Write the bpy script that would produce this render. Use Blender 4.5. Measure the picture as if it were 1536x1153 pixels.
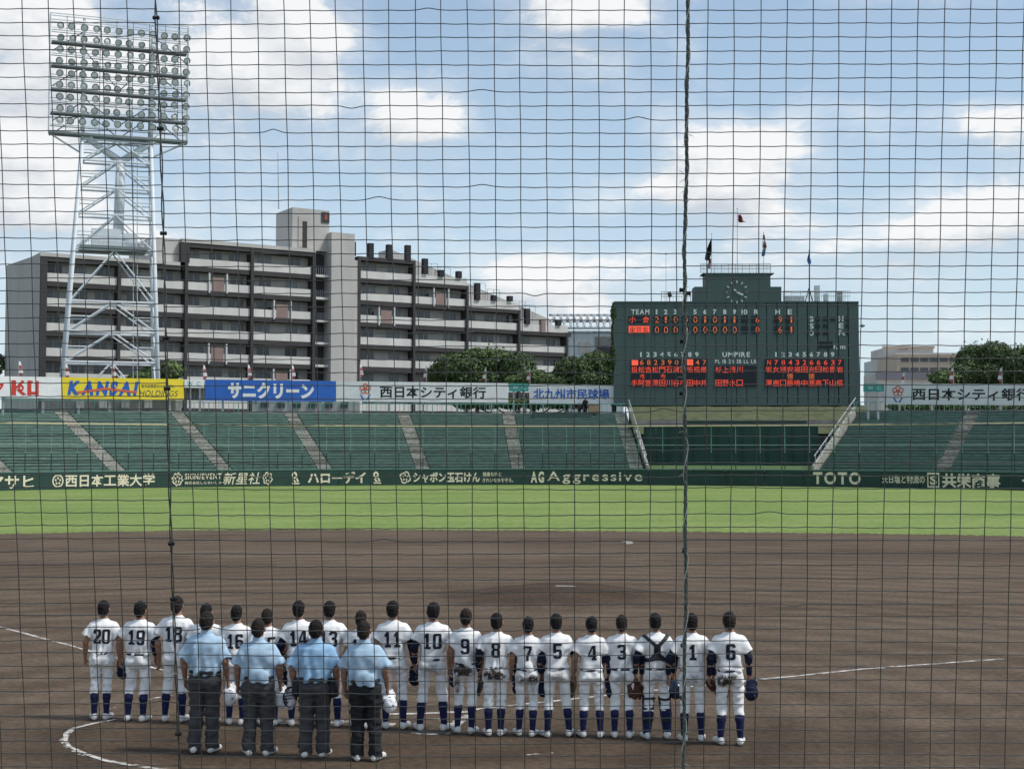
import bpy, bmesh, math, random
import numpy as np
from mathutils import Vector, Matrix
from mathutils.bvhtree import BVHTree

for _o in list(bpy.data.objects):
    bpy.data.objects.remove(_o)
SC = bpy.context.scene
COL = SC.collection
R = math.radians
rnd = random.Random(7)

# ------------------------------------------------------------------ camera
FPX, W0, H0 = 2100.0, 1536.0, 1153.0
CAMZ = 3.95
PITCH = math.atan(95.5 / FPX)
cam = bpy.data.cameras.new('camera')
cam.sensor_width = 36.0
cam.lens = FPX / W0 * 36.0
cam.clip_start = 0.1
cam.clip_end = 9000
camo = bpy.data.objects.new('camera', cam)
COL.objects.link(camo)
camo.location = (0, 0, CAMZ)
camo.rotation_euler = (math.pi / 2 + PITCH, 0, 0)
SC.camera = camo

# ------------------------------------------------------------------ light
SUN_EL, SUN_AZ = R(55), R(102)          # azimuth from +Y clockwise: high on the right
world = bpy.data.worlds.new('World')
SC.world = world
world.use_nodes = True
world.cycles.sampling_method = 'MANUAL'
world.cycles.sample_map_resolution = 256
sun = bpy.data.lights.new('sun', 'SUN')
sun.energy = 2.5
sun.angle = R(9)
sun.color = (1.0, 0.955, 0.89)
suno = bpy.data.objects.new('sun', sun)
COL.objects.link(suno)
_sd = Vector((math.sin(SUN_AZ) * math.cos(SUN_EL), math.cos(SUN_AZ) * math.cos(SUN_EL), math.sin(SUN_EL)))
suno.rotation_euler = (-_sd).to_track_quat('-Z', 'Y').to_euler()
SC.view_settings.view_transform = 'Standard'
SC.view_settings.look = 'None'
SC.view_settings.gamma = 1.0
SC.view_settings.exposure = 0.5
SC.view_settings.use_curve_mapping = False
SC.render.film_transparent = False
SC.cycles.use_denoising = True
SC.cycles.sample_clamp_indirect = 4.0


def pdir(px, py):
    f = Vector((0, math.cos(PITCH), math.sin(PITCH)))
    u = Vector((0, -math.sin(PITCH), math.cos(PITCH)))
    return f + Vector((1, 0, 0)) * ((px - W0 / 2) / FPX) - u * ((py - H0 / 2) / FPX)


def P(px, py, d):
    v = pdir(px, py)
    return Vector((0, 0, CAMZ)) + v * (d / v.y)


def G(px, py, z=0.0):
    v = pdir(px, py)
    return Vector((0, 0, CAMZ)) + v * ((z - CAMZ) / v.z)


# ---- sky: Nishita with cumulus
def build_sky():
    nt = world.node_tree
    N, L = nt.nodes, nt.links
    N.clear()
    out = N.new('ShaderNodeOutputWorld')
    bg = N.new('ShaderNodeBackground')
    bg.inputs['Strength'].default_value = 0.1
    sky = N.new('ShaderNodeTexSky')
    sky.sky_type = 'NISHITA'
    sky.sun_disc = False
    sky.sun_elevation = SUN_EL
    sky.sun_rotation = SUN_AZ
    sky.air_density = 1.0
    sky.dust_density = 0.25
    sky.ozone_density = 1.2
    tc = N.new('ShaderNodeTexCoord')

    def math_(op, a, b=None, clamp=False):
        n = N.new('ShaderNodeMath')
        n.operation = op
        n.use_clamp = clamp
        for i, v in enumerate((a, b)):
            if v is None:
                continue
            if isinstance(v, (int, float)):
                n.inputs[i].default_value = v
            else:
                L.new(v, n.inputs[i])
        return n.outputs[0]

    def vmath(op, a, b):
        n = N.new('ShaderNodeVectorMath')
        n.operation = op
        for i, v in enumerate((a, b)):
            if isinstance(v, (tuple, list, Vector)):
                n.inputs[i].default_value = v
            else:
                L.new(v, n.inputs[i])
        return n

    gen = tc.outputs['Generated']

    def density(offset):
        v = vmath('ADD', gen, offset).outputs[0]
        v2 = vmath('MULTIPLY', v, (1.0, 1.0, 1.75)).outputs[0]
        n1 = N.new('ShaderNodeTexNoise')
        n1.inputs['Scale'].default_value = 9.5
        n1.inputs['Detail'].default_value = 9
        n1.inputs['Roughness'].default_value = 0.63
        n1.inputs['Distortion'].default_value = 0.25
        L.new(v2, n1.inputs['Vector'])
        n2 = N.new('ShaderNodeTexNoise')
        n2.inputs['Scale'].default_value = 3.1
        n2.inputs['Detail'].default_value = 3
        L.new(v2, n2.inputs['Vector'])
        acc = math_('ADD', math_('MULTIPLY', n1.outputs['Fac'], 1.15), math_('MULTIPLY', n2.outputs['Fac'], 0.40))
        # individual cumulus heaps (direction, angular half-sizes, weight)
        heaps = [(410, 75, 125, 100, .24), (150, 95, 200, 115, .15), (632, 172, 88, 52, .24), (340, 190, 170, 45, .10),
                 (1095, 240, 150, 66, .25), (1490, 180, 100, 45, .24), (1430, 320, 170, 45, .15), (780, 415, 110, 40, .20),
                 (1000, 385, 110, 30, .13), (30, 260, 120, 90, .22), (950, 300, 100, 40, .16), (1230, 395, 110, 40, .13),
                 (30, 60, 110, 110, .15), (900, 15, 110, 32, .13), (150, 340, 120, 60, .10), (600, 290, 170, 70, -.14),
                 (850, 160, 150, 110, -.16), (1230, 80, 260, 80, -.16), (650, 50, 110, 60, -.14), (1430, 80, 150, 70, -.12)]
        for px, py, rx, ry, w in heaps:
            c = pdir(px, py).normalized()
            d = vmath('SUBTRACT', v, tuple(c)).outputs[0]
            s = vmath('MULTIPLY', d, (FPX / rx, FPX / rx, FPX / ry)).outputs[0]
            ln = N.new('ShaderNodeVectorMath')
            ln.operation = 'LENGTH'
            L.new(s, ln.inputs[0])
            mr = N.new('ShaderNodeMapRange')
            mr.interpolation_type = 'SMOOTHSTEP'
            mr.inputs['From Min'].default_value = 0.25
            mr.inputs['From Max'].default_value = 1.35
            mr.inputs['To Min'].default_value = w
            mr.inputs['To Max'].default_value = 0.0
            L.new(ln.outputs['Value'], mr.inputs['Value'])
            acc = math_('ADD', acc, mr.outputs[0])
        return acc

    d0 = density((0, 0, 0))
    d1 = density((0.010, 0, 0.020))
    crisp = N.new('ShaderNodeMapRange')
    crisp.interpolation_type = 'SMOOTHSTEP'
    crisp.inputs['From Min'].default_value = 0.85
    crisp.inputs['From Max'].default_value = 0.96
    L.new(d0, crisp.inputs['Value'])
    soft = N.new('ShaderNodeMapRange')
    soft.interpolation_type = 'SMOOTHSTEP'
    soft.inputs['From Min'].default_value = 0.62
    soft.inputs['From Max'].default_value = 0.96
    L.new(d0, soft.inputs['Value'])
    cover = math_('ADD', math_('MULTIPLY', crisp.outputs[0], 0.50), math_('MULTIPLY', soft.outputs[0], 0.46), True)
    lit = math_('MULTIPLY', math_('SUBTRACT', d0, d1), 3.4)
    lit = math_('ADD', lit, 0.64, True)
    ramp = N.new('ShaderNodeMix')
    ramp.data_type = 'RGBA'
    L.new(lit, ramp.inputs['Factor'])
    ramp.inputs[6].default_value = (4.4, 4.75, 5.15, 1)
    ramp.inputs[7].default_value = (6.7, 6.75, 6.8, 1)
    # thin white veil of moisture, thicker towards the horizon
    sep = N.new('ShaderNodeSeparateXYZ')
    L.new(gen, sep.inputs[0])
    veil = N.new('ShaderNodeMapRange')
    veil.inputs['From Min'].default_value = 0.0
    veil.inputs['From Max'].default_value = 0.42
    veil.inputs['To Min'].default_value = 0.80
    veil.inputs['To Max'].default_value = 0.14
    L.new(sep.outputs['Z'], veil.inputs['Value'])
    base = N.new('ShaderNodeMix')
    base.data_type = 'RGBA'
    L.new(veil.outputs[0], base.inputs['Factor'])
    tint = vmath('MULTIPLY', sky.outputs[0], (.93, 1.0, 1.0)).outputs[0]
    L.new(tint, base.inputs[6])
    base.inputs[7].default_value = (4.5, 5.35, 6.1, 1)
    mx = N.new('ShaderNodeMix')
    mx.data_type = 'RGBA'
    L.new(cover, mx.inputs['Factor'])
    L.new(base.outputs[2], mx.inputs[6])
    L.new(ramp.outputs[2], mx.inputs[7])
    L.new(mx.outputs[2], bg.inputs['Color'])
    L.new(bg.outputs[0], out.inputs['Surface'])


build_sky()

# ------------------------------------------------------------------ materials
MATS = {}


def srgb(r, g, b):
    def c(v):
        v /= 255.0
        return v / 12.92 if v <= 0.04045 else ((v + 0.055) / 1.055) ** 2.4
    return (c(r), c(g), c(b))


def mat(name, color, rough=0.7, var=0.12, scale=4.0, bump=0.0, bscale=None, metal=0.0, spec=0.3, emit=None, estr=0.0, stretch=None, alpha_noise=None):
    """A procedural material: base colour broken up by two scales of noise, optional fine bump."""
    if name in MATS:
        return MATS[name]
    m = bpy.data.materials.new(name)
    m.use_nodes = True
    nt = m.node_tree
    N, L = nt.nodes, nt.links
    b = N['Principled BSDF']
    b.inputs['Roughness'].default_value = rough
    b.inputs['Metallic'].default_value = metal
    b.inputs['Specular IOR Level'].default_value = spec
    tc = N.new('ShaderNodeTexCoord')
    mp = N.new('ShaderNodeMapping')
    L.new(tc.outputs['Object'], mp.inputs['Vector'])
    if stretch:
        mp.inputs['Scale'].default_value = stretch
    n1 = N.new('ShaderNodeTexNoise')
    n1.inputs['Scale'].default_value = scale
    n1.inputs['Detail'].default_value = 6
    n1.inputs['Roughness'].default_value = 0.6
    L.new(mp.outputs[0], n1.inputs['Vector'])
    mr = N.new('ShaderNodeMapRange')
    mr.inputs['From Min'].default_value = 0.28
    mr.inputs['From Max'].default_value = 0.72
    mr.inputs['To Min'].default_value = 1 - var
    mr.inputs['To Max'].default_value = 1 + var
    L.new(n1.outputs['Fac'], mr.inputs['Value'])
    vm = N.new('ShaderNodeVectorMath')
    vm.operation = 'SCALE'
    vm.inputs[0].default_value = color
    L.new(mr.outputs[0], vm.inputs['Scale'])
    L.new(vm.outputs[0], b.inputs['Base Color'])
    if bump:
        n2 = N.new('ShaderNodeTexNoise')
        n2.inputs['Scale'].default_value = bscale or scale * 4
        n2.inputs['Detail'].default_value = 4
        L.new(mp.outputs[0], n2.inputs['Vector'])
        bp = N.new('ShaderNodeBump')
        bp.inputs['Strength'].default_value = bump
        bp.inputs['Distance'].default_value = 0.02
        L.new(n2.outputs['Fac'], bp.inputs['Height'])
        L.new(bp.outputs[0], b.inputs['Normal'])
    if emit:
        b.inputs['Emission Color'].default_value = (*emit, 1)
        b.inputs['Emission Strength'].default_value = estr
    if alpha_noise:
        n3 = N.new('ShaderNodeTexNoise')
        n3.inputs['Scale'].default_value = alpha_noise[0]
        n3.inputs['Detail'].default_value = 7
        n3.inputs['Roughness'].default_value = 0.7
        L.new(tc.outputs['Object'], n3.inputs['Vector'])
        m3 = N.new('ShaderNodeMapRange')
        m3.inputs['From Min'].default_value = alpha_noise[1]
        m3.inputs['From Max'].default_value = alpha_noise[2]
        L.new(n3.outputs['Fac'], m3.inputs['Value'])
        L.new(m3.outputs[0], b.inputs['Alpha'])
    MATS[name] = m
    return m


# ------------------------------------------------------------------ object helpers
def tag(o, label=None, cat=None, group=None, kind=None):
    if label:
        o['label'] = label
    if cat:
        o['category'] = cat
    if group:
        o['group'] = group
    if kind:
        o['kind'] = kind
    return o


def empty(name, loc, label=None, cat=None, group=None):
    o = bpy.data.objects.new(name, None)
    o.empty_display_size = 0.2
    COL.objects.link(o)
    o.location = loc
    return tag(o, label, cat, group)


def wpos(o):
    v = Vector((0, 0, 0))
    while o:
        v += Vector(o.location)
        o = o.parent
    return v


def link(name, me, material=None, parent=None, loc=None):
    o = bpy.data.objects.new(name, me)
    COL.objects.link(o)
    if material and not me.materials:
        me.materials.append(material)
    if parent:
        o.parent = parent
    if loc is not None:
        o.location = loc
    return o


class MB:
    """Collects faces in world coordinates and links them as one mesh object."""

    def __init__(s):
        s.v, s.f = [], []

    def quad(s, *pts):
        b = len(s.v)
        s.v += [Vector(p) for p in pts]
        s.f.append(tuple(range(b, b + len(pts))))
        return s

    def hexa(s, p):
        """8 points: bottom ring 0-3, top ring 4-7."""
        b = len(s.v)
        s.v += [Vector(q) for q in p]
        for f in ((0, 3, 2, 1), (4, 5, 6, 7), (0, 1, 5, 4), (1, 2, 6, 5), (2, 3, 7, 6), (3, 0, 4, 7)):
            s.f.append(tuple(b + i for i in f))
        return s

    def box(s, c, size, u=None, v=None, w=None):
        c = Vector(c)
        u = Vector(u) if u else Vector((1, 0, 0))
        v = Vector(v) if v else Vector((0, 1, 0))
        w = Vector(w) if w else Vector((0, 0, 1))
        a, b_, d = u * size[0] / 2, v * size[1] / 2, w * size[2] / 2
        return s.hexa([c - a - b_ - d, c + a - b_ - d, c + a + b_ - d, c - a + b_ - d,
                       c - a - b_ + d, c + a - b_ + d, c + a + b_ + d, c - a + b_ + d])

    def tube(s, pts, r, n=6, caps=True):
        pts = [Vector(p) for p in pts]
        rs = r if isinstance(r, (list, tuple)) else [r] * len(pts)
        b = len(s.v)
        for i, p in enumerate(pts):
            t = (pts[min(i + 1, len(pts) - 1)] - pts[max(i - 1, 0)]).normalized()
            ref = Vector((0, 0, 1)) if abs(t.z) < 0.9 else Vector((0, 1, 0))
            x = t.cross(ref).normalized()
            y = x.cross(t)
            for k in range(n):
                a = 2 * math.pi * (k + .5) / n
                s.v.append(p + (x * math.cos(a) + y * math.sin(a)) * rs[i])
        for i in range(len(pts) - 1):
            for k in range(n):
                s.f.append((b + i * n + k, b + i * n + (k + 1) % n, b + (i + 1) * n + (k + 1) % n, b + (i + 1) * n + k))
        if caps:
            s.f.append(tuple(b + k for k in range(n - 1, -1, -1)))
            e = b + (len(pts) - 1) * n
            s.f.append(tuple(e + k for k in range(n)))
        return s

    def lathe(s, o, axis, prof, n=12):
        """prof: list of (distance along axis, radius)."""
        o, axis = Vector(o), Vector(axis).normalized()
        ref = Vector((0, 0, 1)) if abs(axis.z) < 0.9 else Vector((0, 1, 0))
        x = axis.cross(ref).normalized()
        y = x.cross(axis)
        b = len(s.v)
        for t, r in prof:
            for k in range(n):
                a = 2 * math.pi * k / n
                s.v.append(o + axis * t + (x * math.cos(a) + y * math.sin(a)) * max(r, 1e-4))
        for i in range(len(prof) - 1):
            for k in range(n):
                s.f.append((b + i * n + k, b + i * n + (k + 1) % n, b + (i + 1) * n + (k + 1) % n, b + (i + 1) * n + k))
        return s

    def build(s, name, material, parent=None, smooth=False, origin=None):
        base = wpos(parent) if parent else Vector((0, 0, 0))
        loc = Vector((0, 0, 0))
        if origin is not None:
            loc = Vector(origin) - base
            base = Vector(origin)
        me = bpy.data.meshes.new(name)
        me.from_pydata([tuple(p - base) for p in s.v], [], s.f)
        if smooth:
            me.polygons.foreach_set('use_smooth', [True] * len(me.polygons))
        me.update()
        o = link(name, me, material, parent)
        o.location = loc
        return o


# ------------------------------------------------------------------ lettering
_glyphs = {}


def glyph(ch, bold):
    key = (ch, bold)
    if key not in _glyphs:
        cu = bpy.data.curves.new('glyph', 'FONT')
        cu.body = ch
        cu.size = 1.0
        cu.resolution_u = 4
        cu.offset = bold
        ob = bpy.data.objects.new('glyph', cu)
        me = bpy.data.meshes.new_from_object(ob)
        vs = [Vector(v.co) for v in me.vertices]
        fs = [tuple(p.vertices) for p in me.polygons]
        bpy.data.objects.remove(ob)
        bpy.data.curves.remove(cu)
        bpy.data.meshes.remove(me)
        _glyphs[key] = (vs, fs)
    return _glyphs[key]


def letters(parent, text, place, box, material, bold=0.012, name='letter', shear=0.0, single=False, cell=None, tight=True):
    """Writes text into box (u0, v0, u1, v1; v grows downwards) mapped into space by place(u, v)."""
    u0, v0, u1, v1 = box
    cjk = any(ord(c) > 0x2E80 for c in text)
    items, x = [], 0.0
    for ch in text:
        if ch in ' 　':
            x += 1.0 if cjk else 0.35
            continue
        vs, fs = glyph(ch, bold)
        if not vs:
            x += 0.5
            continue
        if cjk:
            items.append((ch, x, vs, fs))
            x += 1.0
        else:
            mn = min(v.x for v in vs)
            mxx = max(v.x for v in vs)
            items.append((ch, x - mn, vs, fs))
            x += (mxx - mn) + 0.14
    if not items:
        return
    xs = [it[1] + v.x + shear * v.y for it in items for v in it[2]]
    ys = [v.y for it in items for v in it[2]]
    xa, xb = (min(xs), max(xs)) if (tight or not cjk) else (0, x)
    ya, yb = min(ys), max(ys)
    if cjk and not tight:
        ya, yb = -0.12, 0.88
    objs = []
    allv = MB()
    for ch, xo, vs, fs in items:
        mb = allv if single else MB()
        b = len(mb.v)
        for v in vs:
            u = u0 + (v.x + xo + shear * v.y - xa) / (xb - xa) * (u1 - u0)
            w = v1 - (v.y - ya) / (yb - ya) * (v1 - v0)
            mb.v.append(Vector(place(u, w)))
        mb.f += [tuple(b + i for i in f) for f in fs]
        if not single:
            objs.append(mb.build(name, material, parent))
    if single:
        objs.append(allv.build(name, material, parent))
        objs[-1]['kind'] = 'stuff' if len(items) > 1 else ''
        if len(items) == 1:
            del objs[-1]['kind']
    return objs

# ================================================================== THE FIELD
def dirt_material(name, c1, c2, c3, patches=()):
    m = bpy.data.materials.new(name)
    m.use_nodes = True
    N, L = m.node_tree.nodes, m.node_tree.links
    b = N['Principled BSDF']
    b.inputs['Roughness'].default_value = 0.95
    b.inputs['Specular IOR Level'].default_value = 0.15
    tc = N.new('ShaderNodeTexCoord')

    def noise(scale, detail, rough, stretch):
        mp = N.new('ShaderNodeMapping')
        mp.inputs['Scale'].default_value = stretch
        L.new(tc.outputs['Object'], mp.inputs['Vector'])
        n = N.new('ShaderNodeTexNoise')
        n.inputs['Scale'].default_value = scale
        n.inputs['Detail'].default_value = detail
        n.inputs['Roughness'].default_value = rough
        L.new(mp.outputs[0], n.inputs['Vector'])
        return n.outputs['Fac']

    def mix(f, a, b_, lo=0.35, hi=0.65):
        mr = N.new('ShaderNodeMapRange')
        mr.inputs['From Min'].default_value = lo
        mr.inputs['From Max'].default_value = hi
        L.new(f, mr.inputs['Value'])
        x = N.new('ShaderNodeMix')
        x.data_type = 'RGBA'
        L.new(mr.outputs[0], x.inputs['Factor'])
        for i, v in ((6, a), (7, b_)):
            if isinstance(v, tuple):
                x.inputs[i].default_value = (*v, 1)
            else:
                L.new(v, x.inputs[i])
        return x.outputs[2]

    big = mix(noise(0.16, 5, 0.6, (0.7, 1.0, 1)), c1, c2)
    streak = mix(noise(1.0, 7, 0.7, (0.35, 1.3, 1)), big, c3, 0.42, 0.74)
    # mound clay, darker and paler soil patches: (centre x, y, radius x, radius y, colour, weight)
    edge = noise(0.9, 6, 0.65, (1, 1, 1))
    for (cx, cy, rx, ry, col, wt) in patches:
        sb = N.new('ShaderNodeVectorMath')
        sb.operation = 'SUBTRACT'
        L.new(tc.outputs['Object'], sb.inputs[0])
        sb.inputs[1].default_value = (cx, cy, 0)
        sm = N.new('ShaderNodeVectorMath')
        sm.operation = 'MULTIPLY'
        L.new(sb.outputs[0], sm.inputs[0])
        sm.inputs[1].default_value = (1 / rx, 1 / ry, 0)
        ln = N.new('ShaderNodeVectorMath')
        ln.operation = 'LENGTH'
        L.new(sm.outputs[0], ln.inputs[0])
        ad = N.new('ShaderNodeMath')
        ad.operation = 'ADD'
        L.new(ln.outputs['Value'], ad.inputs[0])
        L.new(edge, ad.inputs[1])
        mr_ = N.new('ShaderNodeMapRange')
        mr_.interpolation_type = 'SMOOTHSTEP'
        mr_.inputs['From Min'].default_value = 0.95
        mr_.inputs['From Max'].default_value = 1.65
        mr_.inputs['To Min'].default_value = wt
        mr_.inputs['To Max'].default_value = 0
        L.new(ad.outputs[0], mr_.inputs['Value'])
        xm = N.new('ShaderNodeMix')
        xm.data_type = 'RGBA'
        L.new(mr_.outputs[0], xm.inputs['Factor'])
        L.new(streak, xm.inputs[6])
        xm.inputs[7].default_value = (*col, 1)
        streak = xm.outputs[2]
    fine = noise(9.0, 6, 0.7, (1, 1, 1))
    vm = N.new('ShaderNodeVectorMath')
    vm.operation = 'SCALE'
    mr = N.new('ShaderNodeMapRange')
    mr.inputs['From Min'].default_value = 0.3
    mr.inputs['From Max'].default_value = 0.7
    mr.inputs['To Min'].default_value = 0.56
    mr.inputs['To Max'].default_value = 1.44
    L.new(fine, mr.inputs['Value'])
    L.new(streak, vm.inputs[0])
    L.new(mr.outputs[0], vm.inputs['Scale'])
    L.new(vm.outputs[0], b.inputs['Base Color'])
    # faint arcs left by dragging the soil smooth around home
    of = N.new('ShaderNodeVectorMath')
    of.operation = 'SUBTRACT'
    L.new(tc.outputs['Object'], of.inputs[0])
    of.inputs[1].default_value = (HOME.x, HOME.y, 0)
    wv = N.new('ShaderNodeTexWave')
    wv.wave_type = 'RINGS'
    wv.rings_direction = 'SPHERICAL'
    wv.inputs['Scale'].default_value = 0.22
    wv.inputs['Distortion'].default_value = 5.0
    wv.inputs['Detail'].default_value = 4
    wv.inputs['Detail Scale'].default_value = 0.6
    L.new(of.outputs[0], wv.inputs['Vector'])
    wr = N.new('ShaderNodeMapRange')
    wr.inputs['To Min'].default_value = 0.86
    wr.inputs['To Max'].default_value = 1.12
    L.new(wv.outputs['Fac'], wr.inputs['Value'])
    v2 = N.new('ShaderNodeVectorMath')
    v2.operation = 'SCALE'
    L.new(vm.outputs[0], v2.inputs[0])
    L.new(wr.outputs[0], v2.inputs['Scale'])
    L.new(v2.outputs[0], b.inputs['Base Color'])
    hgt = noise(4.5, 9, 0.74, (0.8, 1, 1))
    bp = N.new('ShaderNodeBump')
    bp.inputs['Strength'].default_value = 0.9
    bp.inputs['Distance'].default_value = 0.05
    L.new(hgt, bp.inputs['Height'])
    L.new(bp.outputs[0], b.inputs['Normal'])
    return m


HOME = G(566, 1089)
AX = Vector((math.sin(R(10.7)), math.cos(R(10.7)), 0))
MC = HOME + AX * 18.0
_clay, _dark, _pale = (.048, .031, .020), (.056, .038, .025), (.146, .112, .082)  # mound clay, then a darker and a paler soil tone
M_DIRT = dirt_material('infield_soil', (.110, .080, .055), (.072, .050, .033), (.146, .110, .079),
                       [(MC.x - .4, MC.y - .6, 3.6, 3.2, _clay, .78), (HOME.x + 2.5, HOME.y - 1.0, 7.5, 2.0, _dark, .6), (HOME.x - 3.5, HOME.y - 1.0, 3.5, 1.8, _dark, .55),
                        (-14, 46, 10, 4, _dark, .35), (15, 52, 9, 3.5, _dark, .4), (3, 60, 18, 3.0, _dark, .35), (-6, 53, 14, 2.2, _pale, .35), (12, 31, 7, 3, _pale, .25)])


def grass_material():
    m = bpy.data.materials.new('outfield_turf')
    m.use_nodes = True
    N, L = m.node_tree.nodes, m.node_tree.links
    b = N['Principled BSDF']
    b.inputs['Roughness'].default_value = 0.9
    b.inputs['Specular IOR Level'].default_value = 0.1
    tc = N.new('ShaderNodeTexCoord')
    cols = [((.144, .206, .057), (.200, .262, .082))]
    n1 = N.new('ShaderNodeTexNoise')
    n1.inputs['Scale'].default_value = 0.16
    n1.inputs['Detail'].default_value = 7
    n1.inputs['Roughness'].default_value = 0.65
    mp = N.new('ShaderNodeMapping')
    mp.inputs['Scale'].default_value = (0.6, 1.0, 1)
    L.new(tc.outputs['Object'], mp.inputs['Vector'])
    L.new(mp.outputs[0], n1.inputs['Vector'])
    mr = N.new('ShaderNodeMapRange')
    mr.inputs['From Min'].default_value = 0.35
    mr.inputs['From Max'].default_value = 0.65
    L.new(n1.outputs['Fac'], mr.inputs['Value'])
    x = N.new('ShaderNodeMix')
    x.data_type = 'RGBA'
    L.new(mr.outputs[0], x.inputs['Factor'])
    x.inputs[6].default_value = (*cols[0][0], 1)
    x.inputs[7].default_value = (*cols[0][1], 1)
    n2 = N.new('ShaderNodeTexNoise')
    n2.inputs['Scale'].default_value = 2.5
    n2.inputs['Detail'].default_value = 6
    L.new(tc.outputs['Object'], n2.inputs['Vector'])
    m2 = N.new('ShaderNodeMapRange')
    m2.inputs['From Min'].default_value = 0.3
    m2.inputs['From Max'].default_value = 0.7
    m2.inputs['To Min'].default_value = 0.78
    m2.inputs['To Max'].default_value = 1.22
    L.new(n2.outputs['Fac'], m2.inputs['Value'])
    vm = N.new('ShaderNodeVectorMath')
    vm.operation = 'SCALE'
    L.new(x.outputs[2], vm.inputs[0])
    L.new(m2.outputs[0], vm.inputs['Scale'])
    L.new(vm.outputs[0], b.inputs['Base Color'])
    bp = N.new('ShaderNodeBump')
    bp.inputs['Strength'].default_value = 0.4
    bp.inputs['Distance'].default_value = 0.04
    L.new(n2.outputs['Fac'], bp.inputs['Height'])
    L.new(bp.outputs[0], b.inputs['Normal'])
    return m


M_GRASS = grass_material()
M_FAR = mat('town_ground', (.075, .085, .055), 0.95, 0.3, 0.05)

FC, FR = Vector((1, 84, 0)), 67.0            # the outfield fence is an arc


def ray_circle(px, c, r):
    """Farther hit of the camera's plan ray through column px with a circle."""
    dx = (px - W0 / 2) / FPX * math.cos(PITCH) ** 0
    d = Vector((dx, 1.0, 0)).normalized()
    b = d.dot(-c)
    k = c.length_squared - r * r
    t = -b + math.sqrt(max(b * b - k, 0))
    return d * t


def fence_pt(px, off=0.0):
    return ray_circle(px, FC, FR + off)


MB().quad((-3000, -300, -0.05), (3000, -300, -0.05), (3000, 5000, -0.05), (-3000, 5000, -0.05)).build('ground', M_FAR)['kind'] = 'structure'
MB().quad((-75, 3, 0), (75, 3, 0), (85, 80, 0), (70, 118, 0), (-70, 118, 0), (-85, 80, 0)).build('infield_dirt', M_DIRT)['kind'] = 'structure'

g = MB()
GC = Vector((-1.5, 19, 0))
pxs = [-900 + i * 3 for i in range(1150)]
prev = None
for px in pxs:
    a = ray_circle(px, GC, 49.6 + 0.10 * math.sin(px * .05) + rnd.uniform(-.35, .35) + 1.2 * math.sin(px * .004 + 1.0))
    b = fence_pt(px, 0.15)
    a.z = b.z = 0.006
    if prev:
        g.quad(prev[0], a, b, prev[1])
    prev = (a, b)
g.build('outfield_grass', M_GRASS)['kind'] = 'structure'

# pitcher's mound: a low, flattened dome
mm = MB()
n, rings = 48, [(0, .25), (.8, .25), (1.2, .24), (1.7, .17), (2.2, .095), (2.7, .04), (3.2, .012), (3.65, -.01)]
mm.v.append(Vector((MC.x, MC.y, .25)))
for r_, z_ in rings[1:]:
    for k in range(n):
        a = 2 * math.pi * k / n
        rr = r_ * (1 + .07 * math.sin(3 * a + 1) * (r_ / 3.6) + .05 * math.sin(7 * a) * (r_ > 2.5)) * (1 + rnd.uniform(-.02, .02) * (r_ > 3))
        mm.v.append(Vector((MC.x + rr * math.cos(a), MC.y + rr * math.sin(a), z_)))
for k in range(n):
    mm.f.append((0, 1 + k, 1 + (k + 1) % n))
for i in range(len(rings) - 2):
    for k in range(n):
        a, b = 1 + i * n, 1 + (i + 1) * n
        mm.f.append((a + k, b + k, b + (k + 1) % n, a + (k + 1) % n))
mm.build('pitchers_mound', M_DIRT, smooth=True)['kind'] = 'structure'

M_CHALK = mat('chalk', (.58, .56, .52), 0.95, 0.15, 9, alpha_noise=(5.0, .36, .60))
M_CHALK2 = mat('chalk_scuffed', (.62, .60, .56), 0.95, 0.2, 9, alpha_noise=(6.0, .46, .68))
M_BASE = mat('base_rubber', (.36, .33, .29), 0.8, 0.3, 8, bump=.1)


def chalk(pix, w, name, material=M_CHALK, z=0.008, wob=.012):
    pts = [G(*p) for p in pix]
    fine = []
    for i in range(len(pts) - 1):
        nseg = max(1, int((pts[i + 1] - pts[i]).length / .35))
        for k in range(nseg):
            fine.append(pts[i].lerp(pts[i + 1], k / nseg))
    fine.append(pts[-1])
    mb = MB()
    pl = None
    for i, p in enumerate(fine):
        t = fine[min(i + 1, len(fine) - 1)] - fine[max(i - 1, 0)]
        nn = Vector((-t.y, t.x, 0)).normalized()
        ww = w / 2 * (1.25 + rnd.uniform(-.35, .35))
        c = p + nn * rnd.uniform(-wob, wob)
        l, r_ = c + nn * ww, c - nn * ww
        l.z = r_.z = z
        if pl:
            mb.quad(pl[0], pl[1], r_, l)
        pl = (l, r_)
    o = mb.build(name, material)
    o['kind'] = 'structure'
    return o


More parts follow.
